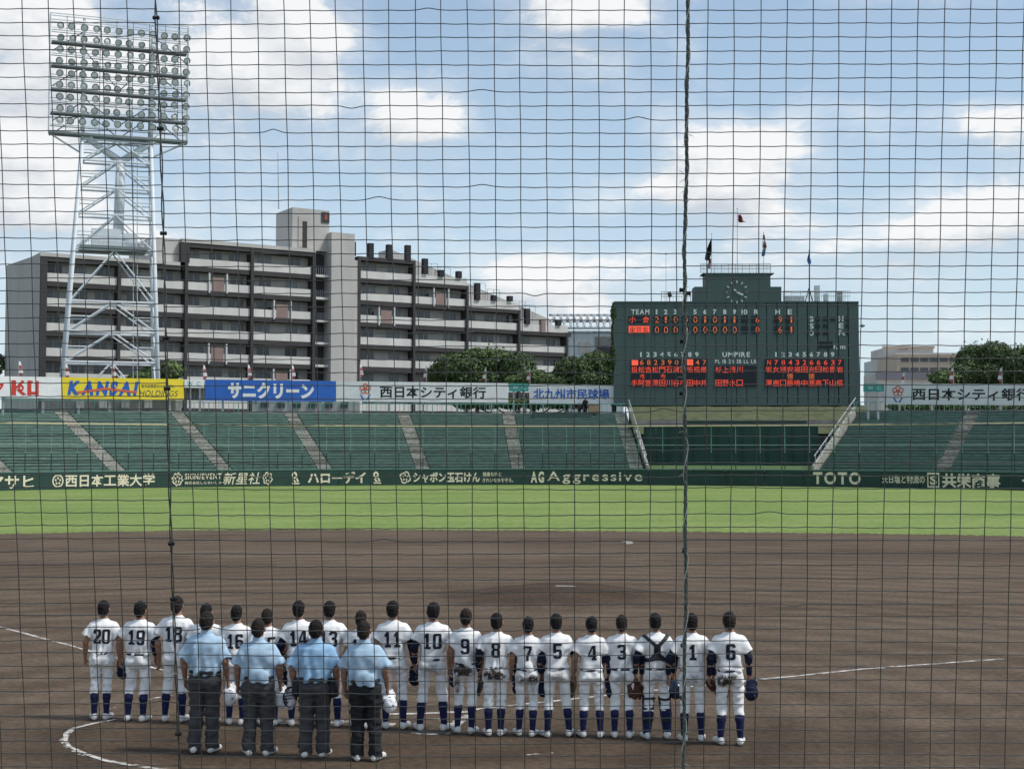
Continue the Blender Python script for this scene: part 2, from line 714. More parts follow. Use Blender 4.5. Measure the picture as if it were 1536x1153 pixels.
chalk([(-300, 860), (120, 972), (300, 1020)], .066, 'foul_line')
chalk([(712, 1064), (900, 1044), (1130, 1020), (1300, 1003), (1505, 988)], .078, 'foul_line')
chalk([(584, 1071), (640, 1070), (704, 1067)], .10, 'batters_box_line')
chalk([(703, 1072), (690, 1081), (676, 1093)], .12, 'batters_box_line')
chalk([(617, 1099), (648, 1101), (676, 1100)], .10, 'batters_box_line', M_CHALK2)
chalk([(640, 1078), (672, 1080), (698, 1077)], .10, 'batters_box_line', M_CHALK2)
chalk([(420, 1085), (480, 1084), (548, 1081)], .09, 'batters_box_line', M_CHALK2)
chalk([(172, 1079), (140, 1085), (112, 1093), (99, 1101), (95, 1110), (103, 1120), (124, 1131), (158, 1141), (205, 1149), (250, 1156), (320, 1166)], .075, 'catchers_circle_line', M_CHALK2, wob=.02)
chalk([(172, 1079), (140, 1085), (112, 1093), (99, 1101), (95, 1110), (103, 1120), (124, 1131), (158, 1141), (205, 1149), (250, 1156), (320, 1166)], .05, 'catchers_circle_line', M_CHALK, z=.012, wob=.03)
chalk([(160, 1063), (182, 1060)], .05, 'chalk_trace', M_CHALK2)
chalk([(216, 1050), (262, 1042)], .06, 'chalk_trace', M_CHALK2)
chalk([(790, 1132), (830, 1129)], .05, 'chalk_trace', M_CHALK2)


def slab(name, c, ang, sx, sy, z, h, label, cat):
    u = Vector((math.cos(ang), math.sin(ang), 0))
    v = Vector((-u.y, u.x, 0))
    mb = MB()
    a, b = u * sx / 2, v * sy / 2
    c = Vector((c.x, c.y, 0))
    e = .92
    mb.hexa([c - a - b + Vector((0, 0, z)), c + a - b + Vector((0, 0, z)), c + a + b + Vector((0, 0, z)), c - a + b + Vector((0, 0, z)),
             c + (-a - b) * e + Vector((0, 0, z + h)), c + (a - b) * e + Vector((0, 0, z + h)), c + (a + b) * e + Vector((0, 0, z + h)), c + (-a + b) * e + Vector((0, 0, z + h))])
    return tag(mb.build(name, M_BASE), label, cat)


slab('pitchers_plate', MC, R(-10.7), .55, .13, .245, .02, 'white rubber plate on top of the pitcher\'s mound', 'pitcher\'s plate')
slab('second_base', G(940, 815), R(-55), .38, .38, .0, .09, 'white square base pad lying on the far dirt before the grass', 'base')
hp = MB()
hc, hu, hv = HOME, AX, Vector((AX.y, -AX.x, 0))
pent = [hc + hv * .216, hc + hv * .216 + hu * .216, hc - hv * .216 + hu * .216, hc - hv * .216, hc - hu * .216]
b = len(hp.v)
hp.v += [Vector((q.x, q.y, .002)) for q in pent] + [Vector((q.x, q.y, .016)) for q in pent]
hp.f += [(5, 6, 7, 8, 9)] + [(i, (i + 1) % 5, 5 + (i + 1) % 5, 5 + i) for i in range(5)]
tag(hp.build('home_plate', M_BASE), 'white five-sided home plate in the dirt behind the umpires', 'home plate')

# ================================================================== OUTFIELD FENCE AND STANDS
M_WALL = mat('fence_padding', srgb(44, 68, 62), 0.75, 0.14, 0.9, bump=.15, bscale=3)
M_WALLTOP = mat('fence_coping', srgb(92, 128, 118), 0.6, 0.1, 1.5)
M_CREAM = mat('cream_lettering', srgb(226, 216, 190), 0.7, 0.05, 3)
M_RAIL = mat('cream_rail', srgb(196, 186, 150), 0.5, 0.1, 2)
M_RAIL2 = mat('pale_rail', srgb(150, 175, 165), 0.5, 0.1, 2)
M_POSTL = mat('pale_green_post', srgb(112, 150, 136), 0.5, 0.1, 2)
M_POSTD = mat('dark_green_post', srgb(34, 60, 52), 0.6, 0.1, 2)
M_BENCH = mat('green_bench_plastic', srgb(96, 120, 110), 0.65, 0.25, 1.3, spec=.3)
M_TIER = mat('green_painted_tier', srgb(98, 117, 108), 0.9, 0.25, 0.8)
M_CONC = mat('stair_concrete', srgb(150, 149, 140), 0.9, 0.45, 2.6, bump=.2)
M_CONC2 = mat('stair_concrete_dark', srgb(112, 112, 104), 0.9, 0.45, 2.6, bump=.2)  # darker concrete tone, given to some steps at random
M_CONCD = mat('weathered_concrete', srgb(132, 130, 126), 0.9, 0.25, 0.6, bump=.2, bscale=4)
M_TEAL = mat('teal_paint', srgb(92, 150, 138), 0.6, 0.15, 1.5)
M_STEEL = mat('galvanised_steel', srgb(165, 170, 172), 0.45, 0.15, 2.0, metal=.35)

WALL_H = 1.66
fence = empty('outfield_fence', fence_pt(700), 'dark green padded outfield wall with cream sponsor lettering along the grass', 'wall')
wall_edges = [-420 + i * 58 for i in range(42)]
for i in range(len(wall_edges) - 1):
    a0, a1 = fence_pt(wall_edges[i] + .35), fence_pt(wall_edges[i + 1] - .35)
    b0, b1 = fence_pt(wall_edges[i] + .35, .35), fence_pt(wall_edges[i + 1] - .35, .35)
    m_ = (a0 + a1) / 2
    for q in (a0, a1, b0, b1):
        q.z = 0
    up = Vector((0, 0, WALL_H - rnd.uniform(0, .012)))
    MB().hexa([a0, a1, b1, b0, a0 + up, a1 + up, b1 + up, b0 + up]).build('wall_panel', M_WALL, fence)
    z = Vector((0, 0, WALL_H + .002))
    t = Vector((0, 0, .09))
    c0, c1, e0, e1 = fence_pt(wall_edges[i], -.03), fence_pt(wall_edges[i + 1], -.03), fence_pt(wall_edges[i], .38), fence_pt(wall_edges[i + 1], .38)
    MB().hexa([c0 + z, c1 + z, e1 + z, e0 + z, c0 + z + t, c1 + z + t, e1 + z + t, e0 + z + t]).build('coping', M_WALLTOP, fence)


def on_wall(u, v):
    """v: 0 at the wall's top, 1 at its foot."""
    i = max(0, min(len(wall_edges) - 2, int((u - wall_edges[0]) // 58)))
    a0, a1 = fence_pt(wall_edges[i]), fence_pt(wall_edges[i + 1])
    t = (u - wall_edges[i]) / 58.0
    q = a0.lerp(a1, t)
    nrm = (FC - (a0 + a1) / 2).normalized()
    q = q + nrm * .02
    q.z = (1 - v) * WALL_H
    return q


def wall_text(text, x0, x1, v0=.12, v1=.88, **k):
    letters(fence, text, on_wall, (x0, v0, x1, v1), M_CREAM, **k)


def wall_disc(cx, rx, spokes, vc=.5, rv=.38):
    """A round emblem: ring plus petals, cream on green."""
    mb = MB()
    n = 20
    for k in range(n):
        a, b_ = 2 * math.pi * k / n, 2 * math.pi * (k + 1) / n
        f = lambda r, t: on_wall(cx + rx * r * math.cos(t), vc + rv * r * math.sin(t))
        wob = 1 + (.12 * math.sin(spokes * (a + b_) / 2) if spokes else 0)
        mb.quad(f(.78 * wob, a), f(1 * wob, a), f(1 * wob, b_), f(.78 * wob, b_))
    for k in range(5):
        t = 2 * math.pi * k / 5 - math.pi / 2
        x, y = .42 * math.cos(t), .42 * math.sin(t)
        g_ = lambda dx, dy: on_wall(cx + rx * (x + dx), vc + rv * (y + dy))
        mb.quad(g_(-.2, 0), g_(0, .2), g_(.2, 0), g_(0, -.2))
    return mb.build('emblem', M_CREAM, fence)


wall_text('ピルアサヒ', -60, 52, .14, .90, bold=.022)
wall_disc(88, 8.5, 0)
wall_text('西日本工業大学', 99, 233, .12, .88, bold=.022)
wall_disc(267, 8, 8)
wall_text('SIGN/EVENT', 278, 333, .16, .52, bold=.02)
wall_text('株式会社しんせいしゃ', 278, 333, .64, .82, bold=.012, single=True, name='small_lettering')
wall_text('新星社', 335, 392, .12, .86, bold=.008, shear=.2)
wall_disc(402, 7, 6)


def duck(cx):
    mb = MB()
    f = lambda x, y: on_wall(cx + x * 7.5, .5 + y * .4)
    for r0, r1, ox, oy in ((.22, .55, -.1, -.45),):
        for k in range(14):
            a, b_ = 2 * math.pi * k / 14, 2 * math.pi * (k + 1) / 14
            mb.quad(f(ox + r0 * math.cos(a), oy + r0 * math.sin(a)), f(ox + r1 * math.cos(a), oy + r1 * math.sin(a)),
                    f(ox + r1 * math.cos(b_), oy + r1 * math.sin(b_)), f(ox + r0 * math.cos(b_), oy + r0 * math.sin(b_)))
    mb.quad(f(-.5, .2), f(-.1, .2), f(.3, .62), f(-.2, .66))
    mb.quad(f(.25, .1), f(.45, -.05), f(.85, .55), f(.4, .62))
    mb.quad(f(-.6, .74), f(.95, .74), f(.9, .95), f(-.5, .95))
    mb.build('emblem', M_CREAM, fence)


duck(443)
wall_text('ハローデイ', 462, 549, .10, .86, bold=.035)
duck(565)
wall_disc(608, 8, 4)
wall_text('シャボン玉石けん', 620, 720, .16, .84, bold=.035)
wall_text('健康な体と', 724, 752, .16, .44, bold=.01, single=True, name='small_lettering')
wall_text('きれいな水を守る。', 724, 770, .54, .82, bold=.01, single=True, name='small_lettering')
wall_text('AG', 796, 816, .12, .86, bold=.05)
wall_text('Aggressive', 821, 963, .12, .92, bold=.012)
wall_text('TOTO', 1219, 1290, .08, .84, bold=.035)
wall_text('天日塩と物流の', 1322, 1386, .22, .72, bold=.016)
fr = MB()
f_ = lambda x, y: on_wall(x, y)
for (x0, y0, x1, y1) in ((1390, .06, 1391.6, .94), (1406.4, .06, 1408, .94), (1391.6, .06, 1406.4, .16), (1391.6, .84, 1406.4, .94)):
    fr.quad(f_(x0, y1), f_(x1, y1), f_(x1, y0), f_(x0, y0))
fr.build('emblem', M_CREAM, fence)
wall_text('S', 1394, 1404, .22, .78, bold=.04)
wall_text('共栄商事', 1412, 1499, .08, .94, bold=.03)
wall_text('ーワ', 1532, 1570, .12, .86, bold=.02)

# wire fence standing on the wall: posts, rails
netf = empty('wire_fence', fence_pt(700, .2) + Vector((0, 0, WALL_H)), 'tall wire fence of thin posts with a cream top rail standing on the outfield wall', 'fence')
Z0, ZM1, ZM2, ZT = WALL_H + .09, 3.45, 4.28, 6.28
ang = lambda p: math.atan2(p.x - FC.x, p.y - FC.y)
t0, t1 = ang(fence_pt(-330)), ang(fence_pt(1850))
npost = int((t1 - t0) * FR / 2.55)
posts = []
for i in range(npost + 1):
    t = t0 + (t1 - t0) * i / npost
    q = FC + Vector((math.sin(t), math.cos(t), 0)) * (FR + .2)
    posts.append(q)
    MB().tube([q + Vector((0, 0, Z0)), q + Vector((0, 0, ZM1))], .05, 6).build('lower_post', M_POSTD, netf)
    MB().tube([q + Vector((0, 0, ZM1)), q + Vector((0, 0, ZT))], .036, 6).build('upper_post', M_POSTL, netf)
MB().tube([q + Vector((0, 0, ZT + .03)) for q in posts], .065, 6).build('top_rail', M_RAIL, netf)
MB().tube([q + Vector((0, -.04, ZM2)) for q in posts], .028, 5).build('middle_rail', M_RAIL2, netf)
MB().tube([q + Vector((0, -.04, ZM1)) for q in posts], .02, 5).build('lower_rail', M_POSTD, netf)
M_WIRE = mat('fence_wire', srgb(70, 100, 90), 0.6, 0.1, 3)
for z in (2.2, 2.8, 5.0, 5.6):
    MB().tube([q + Vector((0, -.04, z)) for q in posts], .010, 4).build('wire', M_WIRE, netf)

# stands: sections between aisles; each row a tier with a bench
ROWS, ZB, ZTOP, SDEP = 22, 1.95, 8.15, 17.0


def stand_line(pb, pt_):
    b = fence_pt(pb, .9)
    t = P(pt_, 620, b.y + SDEP)
    t.z = 0
    return b, t


def stand(name, label, nodes, aw=1.5):
    root = empty(name, stand_line(*nodes[len(nodes) // 2][:2])[0], label, 'stand')
    lines = [stand_line(*nd[:2]) for nd in nodes]
    for s in range(len(lines) - 1):
        (b0, T0), (b1, T1) = lines[s], lines[s + 1]
        wdir = (b1 - b0).normalized()
        o0 = wdir * (aw / 2 if s > 0 else .0)
        o1 = wdir * (aw / 2 if s < len(lines) - 2 else .0)
        for r_ in range(ROWS):
            fa, fb = r_ / ROWS, (r_ + 1) / ROWS
            z1 = ZB + (ZTOP - ZB) * r_ / (ROWS - 1) - .38
            p00, p01 = b0.lerp(T0, fa) + o0, b1.lerp(T1, fa) - o1
            p10, p11 = b0.lerp(T0, fb) + o0, b1.lerp(T1, fb) - o1
            lo, hi = Vector((0, 0, max(0, z1 - .5))), Vector((0, 0, z1))
            MB().hexa([p00 + lo, p01 + lo, p11 + lo, p10 + lo, p00 + hi, p01 + hi, p11 + hi, p10 + hi]).build('tier', M_TIER, root)
            g0, g1 = b0.lerp(T0, fa + (fb - fa) * .5) + o0 + wdir * .1, b1.lerp(T1, fa + (fb - fa) * .5) - o1 - wdir * .1
            h0, h1 = b0.lerp(T0, fa + (fb - fa) * .95) + o0 + wdir * .1, b1.lerp(T1, fa + (fb - fa) * .95) - o1 - wdir * .1
            zb = Vector((0, 0, z1 + .09 + rnd.uniform(-.012, .012)))
            zt = zb + Vector((0, 0, .23))
            o = MB().hexa([g0 + zb, g1 + zb, h1 + zb, h0 + zb, g0 + zt, g1 + zt, h1 + zt, h0 + zt])
            o.build('bench', M_BENCH, root)
    for s in range(len(lines)):
        if s in (0, len(lines) - 1) and not nodes[s][2]:
            continue
        b0, T0 = lines[s]
        wd = (lines[min(s + 1, len(lines) - 1)][0] - lines[max(s - 1, 0)][0]).normalized()
        ln = ((T0 - b0).cross(Vector((0, 0, 1)))).normalized()
        if ln.dot(wd) < 0:
            ln = -ln
        for r_ in range(ROWS):
            for half in (0, 1):
                fa, fb = (r_ + half * .5) / ROWS, (r_ + half * .5 + .5) / ROWS
                z1 = ZB + (ZTOP - ZB) * (r_ + half * .5) / (ROWS - 1) - .30
                w2 = ln * (aw / 2 - .02)
                sh = ln * (aw / 2 if nodes[s][2] == 2 else 0)
                p00, p01, p10, p11 = b0.lerp(T0, fa) - w2 - sh, b0.lerp(T0, fa) + w2 - sh, b0.lerp(T0, fb) - w2 - sh, b0.lerp(T0, fb) + w2 - sh
                lo, hi = Vector((0, 0, max(0, z1 - .35))), Vector((0, 0, z1 + rnd.uniform(-.01, .01)))
                MB().hexa([p00 + lo, p01 + lo, p11 + lo, p10 + lo, p00 + hi, p01 + hi, p11 + hi, p10 + hi]).build('aisle_step', M_CONC if rnd.random() > .38 else M_CONC2, root)
    # back parapet and teal railing along the top
    for s in range(len(lines) - 1):
        T0, T1 = lines[s][1], lines[s + 1][1]
        back = Vector((0, 1.4, 0))
        z0, z1 = Vector((0, 0, 0)), Vector((0, 0, ZTOP + .02))
        MB().hexa([T0 + z0, T1 + z0, T1 + back + z0, T0 + back + z0, T0 + z1, T1 + z1, T1 + back + z1, T0 + back + z1]).build('rear_walkway', M_CONCD, root)
        ln = (T1 - T0)
        nb = max(2, int(ln.length / .55))
        rb = back * .8
        for k in range(nb + 1):
            q = T0.lerp(T1, k / nb) + rb
            MB().tube([q + z1, q + z1 + Vector((0, 0, 1.1))], .026 if k % 6 else .05, 5).build('railing_bar', M_TEAL, root)
        MB().tube([T0 + rb + z1 + Vector((0, 0, 1.12)), T1 + rb + z1 + Vector((0, 0, 1.12))], .045, 6).build('handrail', M_TEAL, root)
    return root, lines


stL, linesL = stand('left_field_stand', 'long green tiered bench stand with pale concrete stair aisles behind left field',
                    [(-190, -380, 0), (10, -85, 1), (180, 90, 1), (340, 265, 1), (490, 435, 1), (635, 605, 1), (778, 762, 1), (966, 940, 2)])
stR, linesR = stand('right_field_stand', 'shorter green tiered bench stand right of the scoreboard behind right field',
                    [(1226, 1288, 0), (1410, 1460, 1), (1640, 1740, 0)])


# sloping end walls with handrails, facing the dark screen
def end_rail(name, line, label, off):
    b, t = line
    root = empty(name, b, label, 'handrail')
    d = Vector((off, 0, 0))
    zb, zt = ZB - .3, ZTOP + .1
    a0, a1 = b + d, t + d
    th = Vector((.25 if off > 0 else -.25, 0, 0))
    MB().hexa([a0, a0 + th, a1 + th, a1, a0 + Vector((0, 0, zb + .5)), a0 + th + Vector((0, 0, zb + .5)), a1 + th + Vector((0, 0, zt + .5)), a1 + Vector((0, 0, zt + .5))]).build('end_wall', M_CONC, root)
    MB().tube([a0 + Vector((0, 0, zb + 1.5)), a1 + Vector((0, 0, zt + 1.5))], .06, 6).build('rail', M_STEEL, root)
    for k in range(9):
        q = a0.lerp(a1, (k + .2) / 8.5)
        z = zb + (zt - zb) * (k + .2) / 8.5
        MB().tube([q + Vector((0, 0, z + .4)), q + Vector((0, 0, z + 1.5))], .045, 6).build('post', M_STEEL, root)
    return root


end_rail('stair_handrail', linesL[-1], 'sloping concrete end wall and steel handrail at the left stand\'s inner edge', .25)
end_rail('stair_handrail', linesR[0], 'sloping pale concrete end wall and steel handrail at the right stand\'s inner edge', -.35)

# ---- batter's eye between the stands
M_SCREEN = mat('screen_green', srgb(46, 74, 68), 0.8, 0.12, 0.5)
M_BANK = mat('bank_grass', (.082, .096, .048), 0.95, 0.35, 1.1, bump=.4)
M_BANK2 = mat('lawn_strip', (.075, .125, .050), 0.95, 0.3, 1.5, bump=.4)
a, b = fence_pt(966, 9.5), fence_pt(1226, 9.5)
be = empty('batters_eye_screen', (a + b) / 2, 'long dark green boarded screen below the scoreboard between the two stands', 'screen')
nb = 14
for i in range(nb):
    p0, p1 = a.lerp(b, i / nb + .0012), a.lerp(b, (i + 1) / nb - .0012)
    z0, z1 = Vector((0, 0, .5)), Vector((0, 0, 6.35))
    back = Vector((0, .18, 0))
    MB().hexa([p0 + z0, p1 + z0, p1 + back + z0, p0 + back + z0, p0 + z1, p1 + z1, p1 + back + z1, p0 + back + z1]).build('screen_panel', M_SCREEN, be)
for i in range(0, nb + 1, 2):
    q = a.lerp(b, i / nb) + Vector((0, -.12, 0))
    MB().box(q + Vector((0, 0, 3.4)), (.10, .12, 5.8)).build('screen_post', M_POSTD, be)
MB().hexa([a + Vector((-.2, -.08, 6.352)), b + Vector((.2, -.08, 6.352)), b + Vector((.2, .3, 6.352)), a + Vector((-.2, .3, 6.352)),
           a + Vector((-.2, -.08, 6.5)), b + Vector((.2, -.08, 6.5)), b + Vector((.2, .3, 6.5)), a + Vector((-.2, .3, 6.5))]).build('screen_cap', M_CONCD, be)
a2, b2 = fence_pt(960, .5), fence_pt(1232, .5)
MB().quad(a2 + Vector((0, 0, 1.5)), b2 + Vector((0, 0, 1.5)), b + Vector((0, -.2, 2.05)), a + Vector((0, -.2, 2.05))).build('lawn_strip', M_BANK2)['kind'] = 'structure'
# earth bank and plinth carrying the scoreboard
SBD = 172.0
bank = MB()
x0, x1 = P(938, 600, SBD).x, P(1292, 600, SBD).x
n = 24
prof = [(a.y + .6, 5.6), (a.y + 3, 6.9), (a.y + 6, 8.0), (SBD - 1, 9.15), (SBD + 8, 9.3)]
pv = []
for i in range(n + 1):
    x = x0 + (x1 - x0) * i / n
    pv.append([Vector((x, y, z + rnd.uniform(-.06, .06))) for y, z in prof])
for i in range(n):
    for k in range(len(prof) - 1):
        bank.quad(pv[i][k], pv[i + 1][k], pv[i + 1][k + 1], pv[i][k + 1])
bank.build('grass_bank', M_BANK)['kind'] = 'structure'
rw = empty('retaining_wall', (22, a.y + 2, 0), 'low grey concrete retaining wall along the grass bank over the dark screen', 'wall')
MB().box(((P(955, 600, a.y).x + P(1262, 600, a.y).x) / 2, a.y + 2.2, 3.6), (P(1262, 600, a.y).x - P(955, 600, a.y).x, .5, 7.2)).build('concrete_face', M_CONCD, rw)
MB().box(((P(1030, 600, a.y).x + P(1215, 600, a.y).x) / 2, a.y + 1.9, 6.85), (P(1215, 600, a.y).x - P(1030, 600, a.y).x, .1, .5)).build('gap_shade_strip', M_POSTD, rw)  # dark strip, its colour standing in for the shade in the gap

# ================================================================== SCOREBOARD
M_BOARD = mat('scoreboard_sheet', srgb(70, 88, 87), 0.6, 0.07, 0.35, spec=.3)
M_BOARDD = mat('led_black', srgb(26, 34, 42), 0.5, 0.15, 1.0)
M_WHITE = mat('white_lettering', srgb(205, 212, 210), 0.6, 0.04, 2)
M_LED = mat('led_red', (.35, .03, .01), 0.6, 0.1, 2, emit=(1.0, .10, .06), estr=.42)
M_LEDO = mat('led_orange', (.35, .08, .02), 0.6, 0.1, 2, emit=(1.0, .24, .10), estr=.28)
M_LEDB = mat('led_bright', (.5, .05, .02), 0.6, 0.1, 2, emit=(1.0, .12, .07), estr=.58)
SD = SBD - 1.5
sp = lambda u, v: P(u, v, SD)
board = empty('scoreboard', P(1105, 607, SD), 'large dark green scoreboard with clock, white headings and red lit names', 'scoreboard')


def sbox(x0, y0, x1, y1, front, depth, name, m, parent=board):
    """Box whose front face fills a pixel rectangle at distance SD - front."""
    a, b_ = P(x0, y1, SD), P(x1, y0, SD)
    c = (a + b_) / 2
    c.y = SD - front + depth / 2
    return MB().box(c, (b_.x - a.x, depth, b_.z - a.z)).build(name, m, parent)


xs_ = [921 + (1288 - 921) * i / 24 for i in range(25)]
for i in range(24):
    sbox(xs_[i] + .12, 453.5, xs_[i + 1] - .12, 607, 0, 3.2, 'cladding_panel', M_BOARD)
sbox(921, 452, 1288, 453.4, .08, 3.4, 'roof_edge', M_BOARD)
tx = [1042 + (1172 - 1042) * i / 8 for i in range(9)]
for i in range(1, 7):
    sbox(tx[i] + .12, 411, tx[i + 1] - .12, 451.9, .02, 2.6, 'cladding_panel', M_BOARD)
sbox(1042, 430, tx[1] - .1, 451.9, .02, 2.6, 'cladding_panel', M_BOARD)
sbox(tx[7] + .1, 430, 1172, 451.9, .02, 2.6, 'cladding_panel', M_BOARD)
sbox(1054, 409.5, 1161, 410.9, .1, 2.8, 'roof_edge', M_BOARD)
sbox(919, 605, 1290, 608, .15, 3.5, 'base_sill', M_BOARD)
# clock: hour marks and hands
ck = sbox(1104.4, 437, 1106.4, 439, .06, .05, 'clock', M_WHITE)
for k in range(12):
    t = 2 * math.pi * k / 12
    c = Vector((1105.4 + 15.2 * math.sin(t), 438 - 15.2 * math.cos(t), 0))
    a, b_ = P(c.x - 1.9 * math.sin(t), c.y + 1.9 * math.cos(t), SD - .07), P(c.x + 1.9 * math.sin(t), c.y - 1.9 * math.cos(t), SD - .07)
    MB().box((a + b_) / 2, ((b_ - a).length, .05, .11), (b_ - a).normalized(), Vector((0, 1, 0)), (b_ - a).normalized().cross(Vector((0, 1, 0)))).build('hour_mark', M_WHITE, ck)
for dx, dy, wd in ((9.4, 4.5, .19), (-4.2, -4.2, .15)):
    a, b_ = P(1105.4, 438, SD - .1), P(1105.4 + dx, 438 + dy, SD - .1)
    MB().box((a + b_) / 2, ((b_ - a).length, .05, wd), (b_ - a).normalized(), Vector((0, 1, 0)), (b_ - a).normalized().cross(Vector((0, 1, 0)))).build('clock_hand', M_WHITE, ck)

spw = lambda u, v: P(u, v, SD - .03)
spl = lambda u, v: P(u, v, SD - .10)


def btxt(t, box, m=M_WHITE, place=spw, **k):
    if t == '1':
        c_ = (box[0] + box[2]) / 2
        w_ = (box[2] - box[0]) * .27
        box = (c_ - w_, box[1], c_ + w_ * .7, box[3])
    letters(board, t, place, box, m, **k)


btxt('TEAM', (947, 464, 974, 471.5), bold=.03)
cols = [985, 998.5, 1013, 1028, 1042.5, 1057.5, 1072, 1087, 1101.5]
for i, x in enumerate(cols):
    btxt(str(i + 1), (x - 2.6, 464, x + 2.6, 471.5), bold=.04)
btxt('10', (1112, 464, 1121, 471.5), bold=.03)
btxt('R', (1131, 464, 1138, 471.5), bold=.03)
btxt('H', (1163, 464, 1170, 471.5), bold=.03)
btxt('E', (1181.5, 464, 1188, 471.5), bold=.03)
for y0, y1, sc, red in ((474, 484.5, '210001011', False), (489, 500, '000000000', True)):
    sbox(943, y0, 974, y1, .05, .04, 'team_display', M_LEDB if red else M_BOARDD)
    for i, x in enumerate(cols):
        if i != 3 or True:
            sbox(x - 5, y0, x + 5.5, y1, .05, .04, 'digit_display', M_BOARDD)
        btxt(sc[i], (x - 2.6, y0 + .8, x + 3.6, y1 - .6), M_LEDO, spl, bold=-.004)
    sbox(1112, y0, 1122, y1, .05, .04, 'digit_display', M_BOARDD)
    for x, ch in ((1134, '60'[red]), (1168, '96'[red]), (1185, '11'[red])):
        sbox(x - 7, y0, x + 5.5, y1, .05, .04, 'digit_display', M_BOARDD)
        btxt(ch, (x - .5, y0 + .8, x + 5, y1 - .6), M_LEDO, spl, bold=-.004)
btxt('小 倉', (944, 474.5, 974, 484), M_LED, spl, bold=.012)
btxt('東筑紫', (944, 489.8, 973, 499.6), M_BOARDD, spl, bold=-.002)
for ch, y, n_ in (('B', 474.5, 3), ('S', 485, 2), ('O', 495.5, 2)):
    btxt(ch, (1213.5, y, 1220.5, y + 8), bold=.03)
    for k in range(n_):
        sbox(1223 + k * 11.5, y + 1, 1230 + k * 11.5, y + 7, .05, .04, 'count_lamp', M_BOARDD)
for ch, y in (('H', 474, ), ('E', 484.5), ('Fc', 495)):
    btxt(ch, (1258, y, 1265 + (3 if ch == 'Fc' else 0), y + 8), bold=.03)
    sbox(1268.5, y + 1, 1273.5, y + 7, .05, .04, 'count_lamp', M_BOARDD)
sbox(1229, 512, 1249, 522, .05, .04, 'speed_display', M_BOARDD)
btxt('K', (1250.5, 516, 1257, 523.5), bold=.03)
btxt('m', (1260.5, 518.5, 1268, 523.5), bold=.02)
for x0, step in ((961.5, 10.45), (1164, 10.6)):
    for i in range(9):
        x = x0 + i * step
        btxt(str(i + 1), (x - 2.6, 528, x + 2.8, 535.2), bold=.04)
btxt('UMPIRE', (1083.5, 528, 1125, 535.4), bold=.03)
btxt('PL 1B 2B 3B LL LR', (1072.5, 539, 1135, 545), bold=.02, single=True, name='small_lettering')
sbox(946.5, 538.5, 1061, 580, .05, .04, 'lineup_display', M_BOARDD)
sbox(1072, 548.5, 1135.5, 580, .05, .04, 'umpire_display', M_BOARDD)
sbox(1147.5, 538.5, 1266, 580, .05, .04, 'lineup_display', M_BOARDD)
sbox(947.5, 539, 957, 547.8, .09, .03, 'lit_position', M_LEDB)
sbox(1030.5, 539, 1039.5, 547.8, .09, .03, 'lit_position', M_LEDB)


def row(chars, x0, step, y, h, m, w=9.4):
    for i, ch in enumerate(chars):
        if ch != ' ':
            btxt(ch, (x0 + i * step, y, x0 + i * step + w, y + h), m, spl, bold=.006, single=True)


row(' 68239059D47'[:9], 949.5, 10.45, 539.8, 7.4, M_LEDO, 5.4)
row('47', 1043.5, 10.45, 539.8, 7.4, M_LEDO, 5.4)
row('投松吉松門石溝古坂橋織', 947, 10.4, 549.5, 9.2, M_LED)
row(' 本  本', 949, 10.4, 560.5, 7.4, M_LED, 8)
row('手阿富澤田川谷市田中井', 947, 10.4, 569.5, 9.6, M_LED)
row('杉上清川', 1073, 10.6, 549.5, 9.2, M_LED)
row('田野水口', 1073, 10.6, 569.5, 9.6, M_LED)
row('N7843266637'[:11], 1151, 10.6, 539.8, 7.4, M_LED, 5.4)
row('坂女瀬安福田安日松郡岩', 1148.5, 10.65, 549.5, 9.2, M_LED)
row('   徳  徳', 1148.5, 10.65, 559.8, 8.6, M_LEDO)
row('澤鹿口藤嶋中瀬高下山橋', 1148.5, 10.65, 569.5, 9.6, M_LED)

# roof railings, lamps and ivy edge of the board
M_PALE = mat('pale_paint', srgb(190, 198, 198), 0.6, 0.1, 1.5)
M_DARK = mat('dark_metal', srgb(44, 50, 52), 0.6, 0.12, 2)


def roof_rail(name, x0, x1, yb, yt, step, m, label, dd=1.2):
    root = empty(name, P((x0 + x1) / 2, yb, SD + dd), label, 'railing')
    k = 0
    x = x0
    while x <= x1 + .01:
        MB().tube([P(x, yb, SD + dd), P(x, yt, SD + dd)], .045 if k % 5 == 0 else .022, 5).build('railing_bar', m, root)
        x += step
        k += 1
    for yy in (yt, (yt + yb) / 2):
        MB().tube([P(x0, yy, SD + dd), P(x1, yy, SD + dd)], .04, 5).build('rail', m, root)
    return root


roof_rail('roof_railing', 1051, 1156, 409.6, 396, 2.1, M_STEEL, 'steel railing on top of the scoreboard\'s clock tower')
roof_rail('roof_railing', 992, 1036, 451.8, 437.5, 4.4, M_STEEL, 'railing on the scoreboard roof left of the clock')
roof_rail('roof_railing', 1175, 1276, 451.8, 436.5, 2.6, M_PALE, 'railing on the scoreboard roof right of the clock')
sl = empty('roof_speaker', P(1004.5, 452, SD + .5), 'small dark speaker on a stand above the scoreboard\'s left roof', 'speaker')
MB().tube([P(1004, 452, SD + .5), P(1004, 440, SD + .5)], .05, 6).build('stand', M_DARK, sl)
c = P(1004.5, 442, SD + .4)
MB().box(c, (.42, .4, .62), (math.cos(.3), 0, math.sin(.3)), None, (-math.sin(.3), 0, math.cos(.3))).build('cabinet', M_DARK, sl)
rh = empty('roof_hut', P(1232, 452, SD + 2.4), 'low pale equipment boxes on the scoreboard\'s right roof', 'equipment box')
